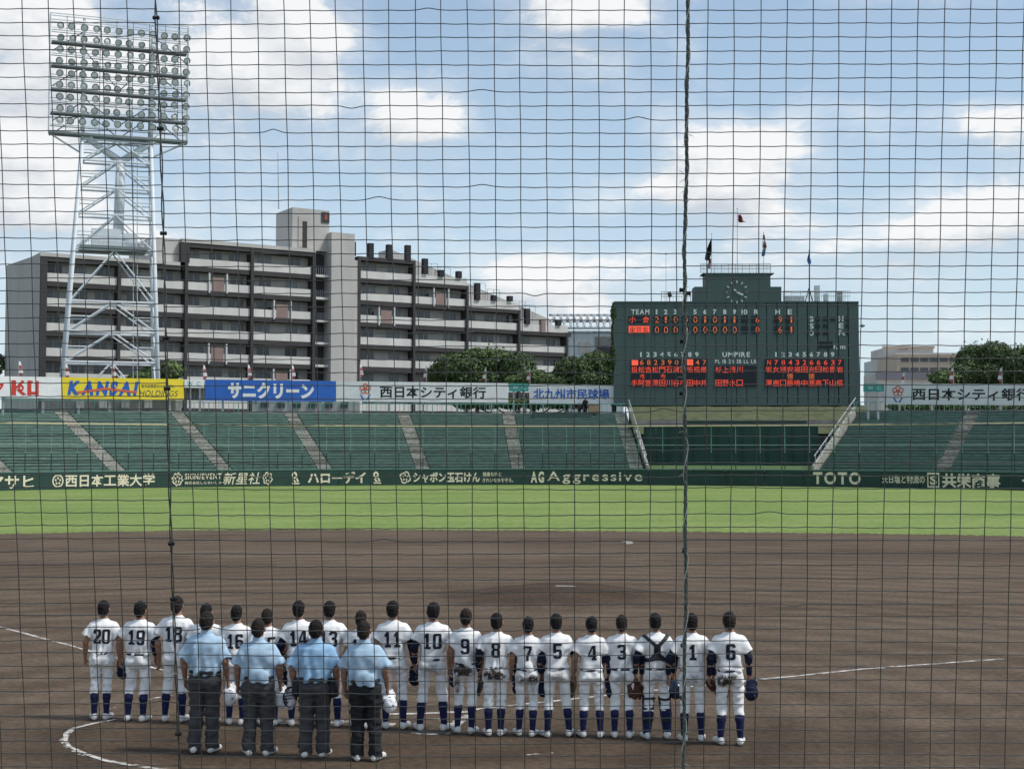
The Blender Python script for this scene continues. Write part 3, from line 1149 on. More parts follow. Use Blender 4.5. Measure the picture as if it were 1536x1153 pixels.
for (x0, y0, x1, y1, dd) in ((1222, 428.5, 1229, 451.8, 2.2), (1236, 441, 1241.5, 451.8, 2.0), (1256, 437, 1263, 451.8, 2.2), (1176, 444, 1206, 451.8, 2.6)):
    a, b_ = P(x0, y1, SD + dd), P(x1, y0, SD + dd)
    MB().box((a + b_) / 2, (b_.x - a.x, .6, b_.z - a.z)).build('box', M_PALE if x0 < 1250 else M_CONCD, rh)
lb = empty('side_floodlight', P(1289, 488, SD), 'small grey floodlight on the scoreboard\'s right edge', 'floodlight')
MB().tube([P(1288, 489, SD + .5), P(1293, 488.5, SD + .5)], .05, 6).build('arm', M_STEEL, lb)
MB().lathe(P(1293, 486, SD + .5), (.3, -.3, -.9), [(0, .05), (.08, .24), (.3, .30), (.34, .26)], 12).build('lamp', M_STEEL, lb, True)


# flags on the board
def flag(name, pole, m_pole, pts, mats_, label, r=.045, dd=1.6, fold=.25):
    """pole: (x, y bottom, y top); pts: list of pixel polygons (left edge, right edge rows) draped from the pole."""
    root = empty(name, P(pole[0], pole[1], SD + dd), label, 'flag')
    MB().tube([P(pole[0], pole[1], SD + dd), P(pole[0], pole[2], SD + dd)], [r, r * .6], 6).build('pole', m_pole, root)
    MB().lathe(P(pole[0], pole[2], SD + dd), (0, 0, 1), [(-.06, .02), (0, .07), (.06, .07), (.12, .01)], 8).build('finial', m_pole, root)
    for rows, m in zip(pts, mats_):
        mb = MB()
        prev = None
        for (y, xl, xr) in rows:
            seg = []
            for k in range(5):
                t = k / 4
                q = P(xl + (xr - xl) * t, y, SD + dd)
                q.y += fold * math.sin(t * 6.5 + y * .13)
                seg.append(q)
            if prev:
                for k in range(4):
                    mb.quad(seg[k], seg[k + 1], prev[k + 1], prev[k])
            prev = seg
        o = mb.build('cloth', m, root, True)
        sm = o.modifiers.new('thickness', 'SOLIDIFY')
        sm.thickness = .02
    return root


M_FBLK = mat('flag_black', srgb(36, 38, 46), .8, .15, 2)
M_FRED = mat('flag_red', srgb(158, 84, 84), .8, .15, 2)
M_FWHT = mat('flag_white', srgb(214, 206, 206), .8, .08, 2)
M_FBLU = mat('flag_blue', srgb(70, 118, 186), .8, .12, 2)
flag('flagpole', (1067.5, 412, 351), M_STEEL, [[(358, 1066.6, 1067.3), (365, 1063.5, 1067.2), (374, 1060, 1067), (383, 1058, 1066.5), (389, 1057.5, 1064.5), (391, 1060.5, 1063)],
                                               [(388, 1063.5, 1067), (397, 1062.5, 1067), (403, 1061.5, 1066)]], [M_FBLK, M_FRED],
     'drooping black flag with a red tail on the scoreboard\'s clock tower')
flag('flagpole', (1106, 412, 313), M_STEEL, [[(322, 1106.4, 1110), (327, 1107, 1113), (331, 1106.6, 1114), (333.5, 1108, 1119)]], [M_FRED], 'limp red flag on the tallest pole above the scoreboard clock', r=.05)
flag('flagpole', (1145.5, 412, 349), M_STEEL, [[(352, 1144.6, 1147.4), (360, 1144.5, 1148)], [(360.2, 1144.2, 1148), (366, 1143.4, 1149)], [(366.2, 1143.6, 1149), (372, 1143.2, 1149.4)], [(372.2, 1143.4, 1149), (376, 1143.2, 1148.4)], [(376.2, 1143, 1148), (384, 1142.4, 1147)]],
     [M_FRED, M_FWHT, M_FRED, M_FWHT, M_FBLU], 'furled red and white striped flag at the right of the clock tower')
flag('flagpole', (1213.5, 452, 376), M_STEEL, [[(379, 1213.6, 1214.4), (386, 1211.5, 1214.2), (391, 1211, 1217.5), (396, 1213, 1217)]], [M_FBLU], 'small blue flag on the scoreboard\'s right roof')
flag('flagpole', (999, 452, 380), M_STEEL, [[(381, 998.6, 999), (382.4, 998.6, 999.2)]], [M_STEEL], 'bare thin flagpole on the scoreboard\'s left roof', r=.035)
tr = empty('flagpole_tripod', P(1213.5, 452, SD + 1.4), 'dark tripod base under the blue flag\'s pole', 'tripod')
for x in (1208, 1213.5, 1219):
    MB().tube([P(1213.5, 432, SD + 1.4), P(x, 452, SD + 1.4 + (.5 if x == 1213.5 else -.2))], .07, 6).build('leg', M_DARK, tr)

# ================================================================== SIGNS
M_SWHITE = mat('sign_white', srgb(214, 215, 214), 0.55, 0.10, .9)
M_SBLUE = mat('sign_blue', srgb(42, 94, 174), 0.55, 0.12, .9)
M_SYEL = mat('sign_yellow', srgb(222, 199, 52), 0.55, 0.10, .9)
M_STEAL = mat('sign_teal', srgb(66, 150, 142), 0.55, 0.06, .5)
M_LBLACK = mat('letter_black', srgb(26, 28, 32), 0.6, 0.05, 2)
M_LBLUE = mat('letter_blue', srgb(44, 92, 176), 0.6, 0.05, 2)
M_LRED = mat('letter_red', srgb(186, 60, 48), 0.6, 0.05, 2)
M_LORANGE = mat('letter_orange', srgb(206, 96, 66), 0.6, 0.05, 2)
M_LGREY = mat('letter_grey', srgb(90, 92, 70), 0.6, 0.05, 2)


def sign(name, c0, c1, d0, d1, m, label, legs=2):
    """c0 = (x, ytop, ybottom) at the left end at distance d0, c1 the same at the right end."""
    a_t, a_b = P(c0[0], c0[1], d0), P(c0[0], c0[2], d0)
    b_t, b_b = P(c1[0], c1[1], d1), P(c1[0], c1[2], d1)
    root = empty(name, Vector(((a_b.x + b_b.x) / 2, (a_b.y + b_b.y) / 2, 0)), label, 'sign')
    back = Vector((0, .3, 0))
    MB().hexa([a_b, b_b, b_b + back, a_b + back, a_t, b_t, b_t + back, a_t + back]).build('board', m, root)
    nl = max(2, int((b_b - a_b).length / 4.5) + 1)
    for k in range(nl):
        t = (k + .5) / nl
        q = a_b.lerp(b_b, t) + Vector((0, .45, 0))
        ph_ = a_t.lerp(b_t, t).z - .12
        MB().box((q.x, q.y + .06, ph_ / 2), (.22, .22, ph_)).build('support_post', M_STEEL, root)
    nrm = ((b_b - a_b).cross(Vector((0, 0, 1)))).normalized()
    if nrm.y > 0:
        nrm = -nrm

    def place(u, v, off=.02):
        """pixel column u, fraction v of the height from the top"""
        t = ((u - c0[0]) * d0) / ((u - c0[0]) * d0 + (c1[0] - u) * d1) if True else 0
        # perspective-correct position along the board
        t = ((u - c0[0]) * d0) / (((c1[0] - u)) * d1 + (u - c0[0]) * d0)
        q = a_t.lerp(b_t, t).lerp(a_b.lerp(b_b, t), v)
        return q + nrm * off
    return root, place


SIGD = 168.0


def dep(px):
    t = P(px, 600, 150)
    b = fence_pt(px, .9)
    return b.y + SDEP + 2.6


def poly(place, pts, name, m, root, off=.03):
    mb = MB()
    mb.quad(*[place(u, v, off) for u, v in pts])
    return mb.build(name, m, root)


def ring(place, cx, cy, rx, ry, inner, name, m, root, off=.03, n=16, a0=0, a1=2 * math.pi):
    mb = MB()
    for k in range(n):
        a, b_ = a0 + (a1 - a0) * k / n, a0 + (a1 - a0) * (k + 1) / n
        mb.quad(place(cx + rx * inner * math.cos(a), cy + ry * inner * math.sin(a), off), place(cx + rx * math.cos(a), cy + ry * math.sin(a), off),
                place(cx + rx * math.cos(b_), cy + ry * math.sin(b_), off), place(cx + rx * inner * math.cos(b_), cy + ry * inner * math.sin(b_), off))
    return mb.build(name, m, root)


s1, p1 = sign('sign_board', (-160, 561.5, 593.5), (91.5, 565.5, 597.5), dep(-160), dep(91), M_SWHITE, 'white advertising board with red lettering, leftmost above the stands')
letters(s1, 'ク', p1, (-16, .25, 6, .82), M_LRED, bold=.03)
poly(p1, [(17, .88), (24, .88), (24, .18), (17, .18)], 'letter', M_LRED, s1)
poly(p1, [(24.2, .46), (33, .16), (37, .24), (24.2, .60)], 'letter', M_LRED, s1)
poly(p1, [(24.2, .62), (28, .58), (40, .84), (34, .88)], 'letter', M_LRED, s1)
ring(p1, 31.5, .53, 4.2, .15, .45, 'letter', M_LRED, s1, .05)
for (x0, y0, x1, y1) in ((41, .18, 47, .88), (53, .2, 58, .88), (47.1, .70, 52.9, .84), (47.1, .2, 49, .30)):
    poly(p1, [(x0, y1), (x1, y1), (x1, y0), (x0, y0)], 'letter', M_LRED, s1)
s2, p2 = sign('sign_board', (92, 565.6, 597.6), (275, 568.5, 599.5), dep(92), dep(275), M_SYEL, 'yellow board with blue KANSAI lettering in front of the floodlight tower')
letters(s2, 'KANSAI', p2, (101, .15, 208, .84), M_LBLUE, bold=.06, shear=.22)
poly(p2, [(115, .66), (160, .46), (205, .62), (205, .70), (160, .56), (115, .76)], 'swoosh', M_LORANGE, s2, .045)
letters(s2, '電気設備資材の総合商社', p2, (212, .28, 262, .44), M_LGREY, bold=.006, single=True, name='small_lettering')
letters(s2, 'HOLDINGS', p2, (209, .56, 267, .84), M_LGREY, bold=.0, shear=.2)
s3, p3 = sign('sign_board', (276.5, 569, 581), (306, 569.5, 581.5), dep(276), dep(306), M_SWHITE, 'small white WC board between the yellow and blue boards')
letters(s3, 'W', p3, (281, .25, 289, .75), M_STEAL, bold=.0)
letters(s3, 'C', p3, (295, .25, 301, .75), M_STEAL, bold=.0)
s4, p4 = sign('sign_board', (307.5, 569, 600.5), (503.5, 571.5, 602), dep(307), dep(503), M_SBLUE, 'blue board with white katakana lettering above the left stand')
letters(s4, 'サニクリーン', p4, (342, .11, 471, .90), M_SWHITE, bold=.05)
s5, p5 = sign('sign_board', (504.2, 571.5, 602), (762.5, 574.5, 604), dep(504), dep(762), M_SWHITE, 'white bank board with orange flower and black lettering on the left')


def bank(root, pl, fx, x0, x1):
    for k in range(5):
        t = 2 * math.pi * k / 5 - math.pi / 2
        ring(pl, fx + 5.0 * math.cos(t), .36 + .15 * math.sin(t), 3.9, .125, .62, 'flower_emblem', M_LORANGE, root, .03, 12)
    ring(pl, fx, .36, 2.0, .07, .2, 'flower_emblem', M_LORANGE, root, .05, 10)
    poly(pl, [(fx - 8.5, .62), (fx - 6, .66), (fx - .8, .9), (fx - 3, .92)], 'leaf_emblem', M_LBLUE, root)
    poly(pl, [(fx + 3, .92), (fx + .8, .9), (fx + 6, .66), (fx + 8.5, .62)], 'leaf_emblem', M_LBLUE, root)
    letters(root, '西日本シティ銀行', pl, (x0, .2, x1, .80), M_LBLACK, bold=.02)


bank(s5, p5, 548, 570, 729)
s6, p6 = sign('sign_board', (763.2, 574.5, 586.5), (793, 575, 587), dep(763), dep(793), M_STEAL, 'small teal WC board left of the stadium name board')
letters(s6, 'W', p6, (769, .3, 777, .75), M_SWHITE, bold=.0)
letters(s6, 'C', p6, (783, .3, 789, .75), M_SWHITE, bold=.0)
s7, p7 = sign('sign_board', (794, 576, 604.5), (920.5, 577, 605.5), dep(794), dep(890), M_SWHITE, 'white stadium name board with blue lettering beside the scoreboard')
letters(s7, '北九州市民球場', p7, (800, .22, 914, .78), M_LBLUE, bold=.024)
s8, p8 = sign('sign_board', (1296, 575.5, 587), (1326, 575.5, 587), 158, 157, M_STEAL, 'small teal WC board right of the scoreboard')
letters(s8, 'W', p8, (1302, .3, 1310, .75), M_SWHITE, bold=.0)
letters(s8, 'C', p8, (1316, .3, 1322, .75), M_SWHITE, bold=.0)
s9, p9 = sign('sign_board', (1326.8, 575.5, 606), (1640, 576, 608.5), dep(1330), dep(1640), M_SWHITE, 'white bank board with orange flower and black lettering on the right')
bank(s9, p9, 1347, 1368, 1546)

# little red and white pennants on poles behind the boards
names = ['above the leftmost white board', 'at the left end of the yellow board', 'above the middle of the yellow board', 'above the left end of the blue board',
         'above the middle of the blue board', 'above the right end of the blue board', 'above the flower of the left bank board', 'above the middle of the left bank board',
         'above the right end of the left bank board', 'above the stadium name board', 'above the flower of the right bank board', 'above the middle of the right bank board', 'at the right end of the right bank board']
for (x, yb, yt), nm in zip([(28, 566, 540), (98, 567, 544), (168, 568, 545), (305, 570, 546), (372, 571, 545), (438, 572, 546), (540, 573, 544), (640, 575, 548), (729, 576, 550), (795, 577, 552), (1357, 578, 557), (1430, 577, 550), (1503, 578, 550)], names):
    d = dep(min(x, 1400)) + .9
    root = empty('pennant', Vector((P(x, yb, d).x, d, 0)), 'small furled red and white pennant ' + nm, 'flag', 'pennants along the sign boards')
    top, bot = P(x, yt, d), P(x, yb, d)
    MB().tube([Vector((bot.x, d, 0)), top], .035, 5).build('pole', M_STEEL, root)
    for k, m in enumerate((M_FWHT, M_FRED, M_FWHT, M_FRED)):
        w0, w1 = [(.10, .22), (.22, .34), (.34, .42), (.42, .18)][k]
        za, zb = top.z - .15 - k * .42, top.z - .15 - (k + 1) * .42
        sg = -1 if x > 600 else 1
        a, b_, c, e = Vector((top.x + .03, d, za)), Vector((top.x + sg * w0, d + .12, za)), Vector((top.x + sg * w1, d + .12, zb)), Vector((top.x + .03, d, zb))
        bk = Vector((0, .16, 0))
        MB().hexa([e, c, c + bk, e + bk, a, b_, b_ + bk, a + bk]).build('cloth', m, root)

# ================================================================== FLOODLIGHT TOWER
M_TWR = mat('tower_white_steel', srgb(206, 212, 216), 0.5, 0.08, .8, metal=.0)
M_TWRG = mat('tower_grey_steel', srgb(120, 128, 130), 0.55, 0.12, .8)
M_LAMP = mat('lamp_housing', srgb(146, 150, 150), 0.45, 0.1, 3, metal=.1)
M_GLASS = mat('lamp_glass', srgb(222, 226, 226), 0.25, 0.08, 3, spec=.6)
TD = 176.0
yaw = R(20)
tu = Vector((math.cos(yaw), math.sin(yaw), 0))
tv = Vector((-math.sin(yaw), math.cos(yaw), 0))
TC = Vector((P(163.5, 570, TD).x, TD, 0))
tower = empty('floodlight_tower', TC, 'tall white lattice floodlight tower with a big lamp rack left of the flats', 'floodlight tower')
zp = lambda y, d=TD: P(170, y, d).z


def corner(sx, sy, z):
    t = (z - 8.0) / (42.0 - 8.0)
    w = 5.9 + (4.2 - 5.9) * t
    q = 2.9 + (1.0 - 2.9) * t
    return TC + tu * (sx * w + .55 * t) + tv * (sy * q) + Vector((0, 0, z))


levels = [0, 7.5, zp(545), zp(500), zp(455), zp(378), zp(325), zp(285), zp(245), zp(214)]
zt_panel = zp(36)
for sx in (-1, 1):
    for sy in (-1, 1):
        MB().tube([corner(sx, sy, 0), corner(sx, sy, levels[-1])], [.30, .22], 8).build('leg', M_TWR, tower, True)
        MB().tube([corner(sx, sy, levels[-1]), corner(sx, sy, levels[-1]) + Vector((0, 0, zt_panel - levels[-1]))], [.22, .17], 8).build('mast', M_TWR, tower, True)
for i in range(1, len(levels)):
    z0, z1 = levels[i - 1], levels[i]
    faces = [((-1, -1), (1, -1)), ((-1, 1), (1, 1)), ((-1, -1), (-1, 1)), ((1, -1), (1, 1))]
    for fi, (a, b_) in enumerate(faces):
        MB().tube([corner(*a, z1), corner(*b_, z1)], .13, 6).build('girt', M_TWR, tower)
        if fi < 2:
            mid = (corner(*a, z1) + corner(*b_, z1)) / 2
            MB().tube([corner(*a, z0), mid], .10, 6).build('brace', M_TWR, tower)
            MB().tube([corner(*b_, z0), mid], .10, 6).build('brace', M_TWR, tower)
            if z1 - z0 > 2.4:
                h0 = (corner(*a, z0) + mid) / 2
                h1 = (corner(*b_, z0) + mid) / 2
                zm = (z0 + z1) / 2
                MB().tube([h0, corner(*a, zm)], .08, 5).build('brace', M_TWR, tower)
                MB().tube([h1, corner(*b_, zm)], .08, 5).build('brace', M_TWR, tower)
        else:
            MB().tube([corner(*a, z0), corner(*b_, z1)], .09, 5).build('brace', M_TWR, tower)
            MB().tube([corner(*b_, z0), corner(*a, z1)], .09, 5).build('brace', M_TWR, tower)
# rack: beams, frame
PW = 8.05
pc = lambda s, z, o=0.0: TC + tu * (s * PW + .78) + tv * (-1.25 + o) + Vector((0, 0, z))
ptop = lambda s: pc(s, zp(40, TD - 2))
ROWS_L, COLS_L = 9, 12
zr_top, zr_bot = zp(50), zp(189)
zl = [zr_top + (zr_bot - zr_top) * k / (ROWS_L - 1) for k in range(ROWS_L)]
for k, z in enumerate(zl):
    thick = .30 if k % 2 else .13
    MB().tube([pc(-1.03, z - .62), pc(1.03, z - .62)], thick * .55, 6).build('lamp_beam', M_TWRG if k % 2 else M_TWR, tower)
    MB().tube([pc(-1.03, z - .62, 1.0), pc(1.03, z - .62, 1.0)], thick * .5, 6).build('lamp_beam', M_TWRG if k % 2 else M_TWR, tower)
    if k % 2:
        c = (pc(-1, z - .66, .5) + pc(1, z - .66, .5)) / 2
        MB().box(c, (PW * 2.04, .9, .10), tu, tv).build('catwalk', M_TWRG, tower)
zb_, zt_ = zp(208), zp(33)
for o in (0, 1.0):
    for s in (-1.05, 1.05):
        MB().tube([pc(s, zb_, o), pc(s, zt_, o)], .09, 6).build('rack_upright', M_TWR, tower)
    for z in (zt_, zt_ - .8):
        MB().tube([pc(-1.05, z, o), pc(1.05, z, o)], .06, 6).build('top_rail', M_TWR, tower)
    MB().tube([pc(-1.05, zb_, o), pc(1.05, zb_, o)], .24, 6).build('base_beam', M_TWRG, tower)
for s0, s1 in ((-1.05, -.5), (.5, 1.05)):
    MB().tube([pc(s0, zb_, .5) if s0 < -1 else pc(s1, zb_, .5), corner(-1 if s0 < 0 else 1, 0, levels[-2] + 1)], .12, 6).build('knee_brace', M_TWR, tower)
for s0, z0, s1, z1 in ((-1, zl[8], -.5, zl[6]), (-.5, zl[6], 0, zl[8]), (0, zl[8], .5, zl[6]), (.5, zl[6], 1, zl[8]), (-.5, zl[2], 0, zl[5]), (0, zl[5], .5, zl[2]), (-1, zl[2], -.5, zl[0]), (1, zl[2], .5, zl[0]),
                       (-1, zb_, -.5, zl[7]), (1, zb_, .5, zl[7]), (-.5, zl[7], 0, zb_), (.5, zl[7], 0, zb_), (-1, zl[5], -.5, zl[3]), (1, zl[5], .5, zl[3])):
    MB().tube([pc(s0, z0, .9), pc(s1, z1, .9)], .07, 5).build('rack_brace', M_TWRG, tower)
for s in (-.8, -.55, -.3, -.05, .2, .45, .7, .9):
    MB().tube([pc(s, zb_, .7), pc(s, zt_, .7)], .045, 5).build('rack_upright', M_TWRG, tower)
for k, z in enumerate(zl[:-1]):
    MB().tube([pc(-1.05, z - .05, 1.0), pc(1.05, z - .05, 1.0)], .04, 5).build('guard_rail', M_TWR, tower)
# lamps
aim = (-tv * 1.0 + tu * .12 + Vector((0, 0, -.42))).normalized()
lm = MB().lathe((0, 0, 0), aim, [(-.42, .02), (-.40, .12), (-.22, .16), (-.12, .30), (.10, .40), (.16, .42), (.16, .38), (.05, .33)], 12)
lm_me = lm.build('lamp', M_LAMP, None, True)
gl_me = MB().lathe((0, 0, 0), aim, [(.04, .37), (.10, .25), (.13, .02)], 12).build('lens', M_GLASS, None, True)
br_me = MB().tube([(0, 0, -.62), tuple(aim * -.1)], .05, 5).build('bracket', M_LAMP, None)
me_l, me_g, me_b = lm_me.data, gl_me.data, br_me.data
for o in (lm_me, gl_me, br_me):
    bpy.data.objects.remove(o)
for r_, z in enumerate(zl):
    for c_ in range(COLS_L):
        s = -0.90 + 1.92 * c_ / (COLS_L - 1)
        q = pc(s, z, .1) + tu * rnd.uniform(-.08, .08) - TC
        l = link('lamp', me_l, None, tower, q)
        l.rotation_euler = (rnd.uniform(-.22, .22), rnd.uniform(-.1, .1), rnd.uniform(-.55, .55))
        l.scale = (1.14, 1.14, 1.14)
        link('lens', me_g, None, l)
        link('bracket', me_b, None, tower, q)
# cable duct with forked head
d0, d1 = TC + tu * .9 + Vector((0, 0, zp(350))), TC + tu * 1.1 + Vector((0, 0, zp(240)))
MB().tube([d0, d1], [.66, .58], 10).build('cable_duct', M_TWR, tower, True)
for s in (-.62, .62):
    MB().tube([d1 + Vector((0, 0, -.2)), pc(s, zp(203), .4)], [.5, .36], 8).build('duct_fork', M_TWR, tower, True)
# platform with cabinets and railings
zpl = zp(374)
pcn = TC + tu * .3
MB().box(pcn + Vector((0, 0, zpl)), (8.2, 4.2, .35), tu, tv).build('platform', M_TWRG, tower)
MB().box(pcn + tu * -.9 + tv * -.6 + Vector((0, 0, zpl + 1.3)), (3.6, 1.6, 2.2), tu, tv).build('cabinet', M_TWR, tower)
MB().box(pcn + tu * 2.0 + tv * -.4 + Vector((0, 0, zpl + 1.1)), (1.8, 1.4, 1.8), tu, tv).build('cabinet', M_TWR, tower)
for k in range(19):
    q = pcn + tu * (-4 + 8 * k / 18) + tv * -2.05 + Vector((0, 0, zpl + .2))
    MB().tube([q, q + Vector((0, 0, 1.2))], .04, 4).build('railing_bar', M_TWR, tower)
for h in (.7, 1.4):
    MB().tube([pcn + tu * -4.05 + tv * -2.05 + Vector((0, 0, zpl + h)), pcn + tu * 4.05 + tv * -2.05 + Vector((0, 0, zpl + h))], .05, 5).build('railing', M_TWR, tower)
# ladder
for s in (-.25, .25):
    MB().tube([corner(.55, 0, 0) + tu * s, corner(.55, 0, levels[-1]) + tu * s], .05, 5).build('ladder_rail', M_TWR, tower)

# ================================================================== FLATS BEHIND THE STANDS
M_FCONC = mat('flats_concrete', srgb(184, 181, 176), 0.9, 0.14, .22, bump=.15, bscale=3, stretch=(1, 1, .35))
M_FPAR = mat('flats_parapet', srgb(206, 204, 198), 0.85, 0.13, .35, stretch=(1, 1, .3))
M_FDARK = mat('flats_dark_paint_and_shade', srgb(67, 64, 65), 0.8, 0.15, .5)  # dark brown paint, also the painted-in shade of the open stair
M_FWALL = mat('flats_recess_wall', srgb(184, 180, 174), 0.9, 0.14, .5)
M_FWIN = mat('flats_window_glass', srgb(62, 69, 74), 0.15, 0.25, .6, spec=.6)
M_FFIN = mat('flats_black_fin', srgb(50, 48, 52), 0.8, 0.12, .5)
M_FCURT = mat('flats_curtained_glass', srgb(120, 124, 126), 0.25, 0.25, .6, spec=.5)
M_FDOOR = mat('flats_red_door', srgb(140, 120, 114), 0.7, 0.15, .8)
M_FPIPE = mat('flats_white_pipe', srgb(210, 210, 208), 0.6, 0.06, 1)

FA = P(57, 480, 192)
FB = P(856, 480, 238)
FA.z = FB.z = 0
fdir = (FB - FA).normalized()
fnrm = Vector((fdir.y, -fdir.x, 0))          # towards the camera
FH = 3.45
PTOP = [31.6 - FH * k for k in range(9)]     # parapet tops, row 0 = highest storey


def fs(px):
    """distance along the facade for a photo column"""
    k = (px - W0 / 2) / FPX
    # FA + s*fdir on the ray x = k*y
    return (k * FA.y - FA.x) / (fdir.x - k * fdir.y)


def Q(s, z, out=0.0):
    return FA + fdir * s + fnrm * out + Vector((0, 0, z))


def fbox(s0, s1, z0, z1, o0, o1, name, m, root):
    return MB().hexa([Q(s0, z0, o1), Q(s1, z0, o1), Q(s1, z0, o0), Q(s0, z0, o0), Q(s0, z1, o1), Q(s1, z1, o1), Q(s1, z1, o0), Q(s0, z1, o0)]).build(name, m, root)


flats = empty('apartment_block', FA, 'long grey concrete apartment block with balcony storeys stepping down to the right', 'apartment block')
frnd = random.Random(3)


def storey(row_, x0, x1, bays, roofed=True, win=True, doors=()):
    """One balcony storey between photo columns x0..x1, split at bays."""
    s0, s1 = fs(x0), fs(x1)
    zt = PTOP[row_]
    fl = zt - 1.12
    edges = [s0] + [fs(b) for b in bays] + [s1]
    for i in range(len(edges) - 1):
        a, b_ = edges[i] + .28, edges[i + 1] - .28
        # parapet panels, each bay one piece
        fbox(a, b_, fl - .02, zt, .0, -.14, 'balcony_parapet', M_FPAR, flats)
        if win:
            fbox(a - .28, b_ + .28, fl, fl + FH - .45, -1.7, -1.9, 'recess_wall', M_FWALL, flats)
            nw = max(1, int((b_ - a) / 3.1))
            for k in range(nw):
                c = a + (b_ - a) * (k + .5) / nw + frnd.uniform(-.25, .25)
                w = frnd.choice((1.7, 1.9, 2.3))
                if min(abs(c - fs(dx)) for dx in doors) < 1.6 if doors else False:
                    continue
                fw = fbox(c - w / 2, c + w / 2, fl + 1.0, fl + 2.5, -1.66, -1.72, 'window', M_FWIN if frnd.random() > .3 else M_FCURT, flats)
                fbox(c - .05, c + .05, fl + 1.0, fl + 2.5, -1.60, -1.655, 'mullion', M_STEEL, fw)
    # floor slab with dark soffit
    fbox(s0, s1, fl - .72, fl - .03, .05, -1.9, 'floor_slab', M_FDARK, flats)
    for dx in doors:
        c = fs(dx)
        fbox(c - .95, c + .95, fl - .01, fl + 2.0, .02, -.10, 'red_screen', M_FDOOR, flats)
        for e in (-1.35, 1.35):
            MB().tube([Q(c + e, fl - .4, .12), Q(c + e, fl + 2.6, .12)], .14, 6).build('pipe', M_FPIPE, flats)


bays1 = [176, 277, 376]
# upper storey of the taller left half
storey(0, 272, 468, [376], doors=())
for r_, dr in ((1, (325,)), (2, (422,)), (3, ()), (4, (325,)), (5, (422,)), (6, ())):
    storey(r_, 62, 468, bays1, doors=dr)
ext = {0: 620, 1: 700, 2: 778, 3: 852, 4: 852, 5: 852, 6: 852}
allb = [620, 700, 778]
for r_ in range(7):
    storey(r_, 537, ext[r_], [b_ for b_ in allb if b_ < ext[r_] - 5], doors={1: (661,), 2: (579,), 4: (740,), 5: (652,)}.get(r_, ()))
    if r_ < 3:
        e = {0: 700, 1: 778, 2: 852}[r_]
        fbox(fs(ext[r_]) + .3, fs(e), PTOP[r_] - 1.2, PTOP[r_], .0, -.16, 'terrace_parapet', M_FPAR, flats)
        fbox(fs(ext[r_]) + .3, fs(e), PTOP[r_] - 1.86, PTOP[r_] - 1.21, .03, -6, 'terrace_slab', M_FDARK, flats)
# roofs
zroof = PTOP[0] - 1.12 + FH
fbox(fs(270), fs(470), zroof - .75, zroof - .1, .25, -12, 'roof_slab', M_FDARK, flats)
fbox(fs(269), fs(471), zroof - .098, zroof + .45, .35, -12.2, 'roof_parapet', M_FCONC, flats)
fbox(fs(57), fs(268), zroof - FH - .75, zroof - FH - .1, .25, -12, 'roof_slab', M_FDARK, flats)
fbox(fs(56), fs(267), zroof - FH - .098, zroof - FH + .4, .35, -12.2, 'roof_parapet', M_FCONC, flats)
for r_, x in ((0, 622), (1, 702), (2, 780), (3, 856)):
    x0 = {0: 535, 1: 622, 2: 702, 3: 780}[r_]
    z = PTOP[r_] - 1.12 + FH
    fbox(fs(x0), fs(x), z - .72, z - .12, .22, -6.5 + r_ * .05, 'roof_slab', M_FDARK, flats)
# core wall behind the recesses
fbox(fs(57), fs(530), 0, zroof - FH, -1.92, -12, 'core', M_FCONC, flats)
fbox(fs(268), fs(530), zroof - FH, zroof - .76, -1.93, -11.9, 'core', M_FCONC, flats)
for r_, x in ((0, 618), (1, 698), (2, 776), (3, 850)):
    z1 = PTOP[r_] - 1.12 + FH - .73
    z0 = 0 if r_ == 3 else PTOP[r_] - 1.9
    fbox(fs(532) + .05 * r_, fs(x), z0, z1, -1.94 - .01 * r_, -11 + .05 * r_, 'core', M_FCONC, flats)
# dark columns through the storeys
for x, top, w in ((62, PTOP[1] + 2.2, .9), (176, PTOP[1] + 2.2, .45), (277, PTOP[0] + 2.2, .45), (376, PTOP[0] + 2.2, .45), (469, PTOP[0] + 2.2, .5), (537, PTOP[0] + 2.2, .45), (620, PTOP[0] + 2.0, .4), (700, PTOP[1] + 2.0, .4), (778, PTOP[2] + 2.0, .4), (850, PTOP[3] + 2.0, .4)):
    c = fs(x)
    fbox(c - w / 2, c + w / 2, 0, top, .30, -1.6, 'column', M_FDARK, flats)
# end wall (left) and stepped end of the tall part
for x0, x1, z, o in ((9, 55, zroof - FH + .2, .1),):
    # the gable seen obliquely
    a, b_ = P(x0, 480, 204), Q(fs(56), 0, .3)
    a.z = 0
    bk = (a - b_) * .0 + fnrm * -.5
    MB().hexa([a, b_, b_ + bk, a + bk, a + Vector((0, 0, z)), b_ + Vector((0, 0, z)), b_ + bk + Vector((0, 0, z)), a + bk + Vector((0, 0, z))]).build('gable_wall', M_FCONC, flats)
fbox(fs(226), fs(271), zroof - FH + .42, zroof + .43, -.6, -11.8, 'roof_room', M_FCONC, flats)
fbox(fs(268), fs(281), zroof - FH + .42, zroof - .1, .3, -.58, 'dark_corner', M_FDARK, flats)
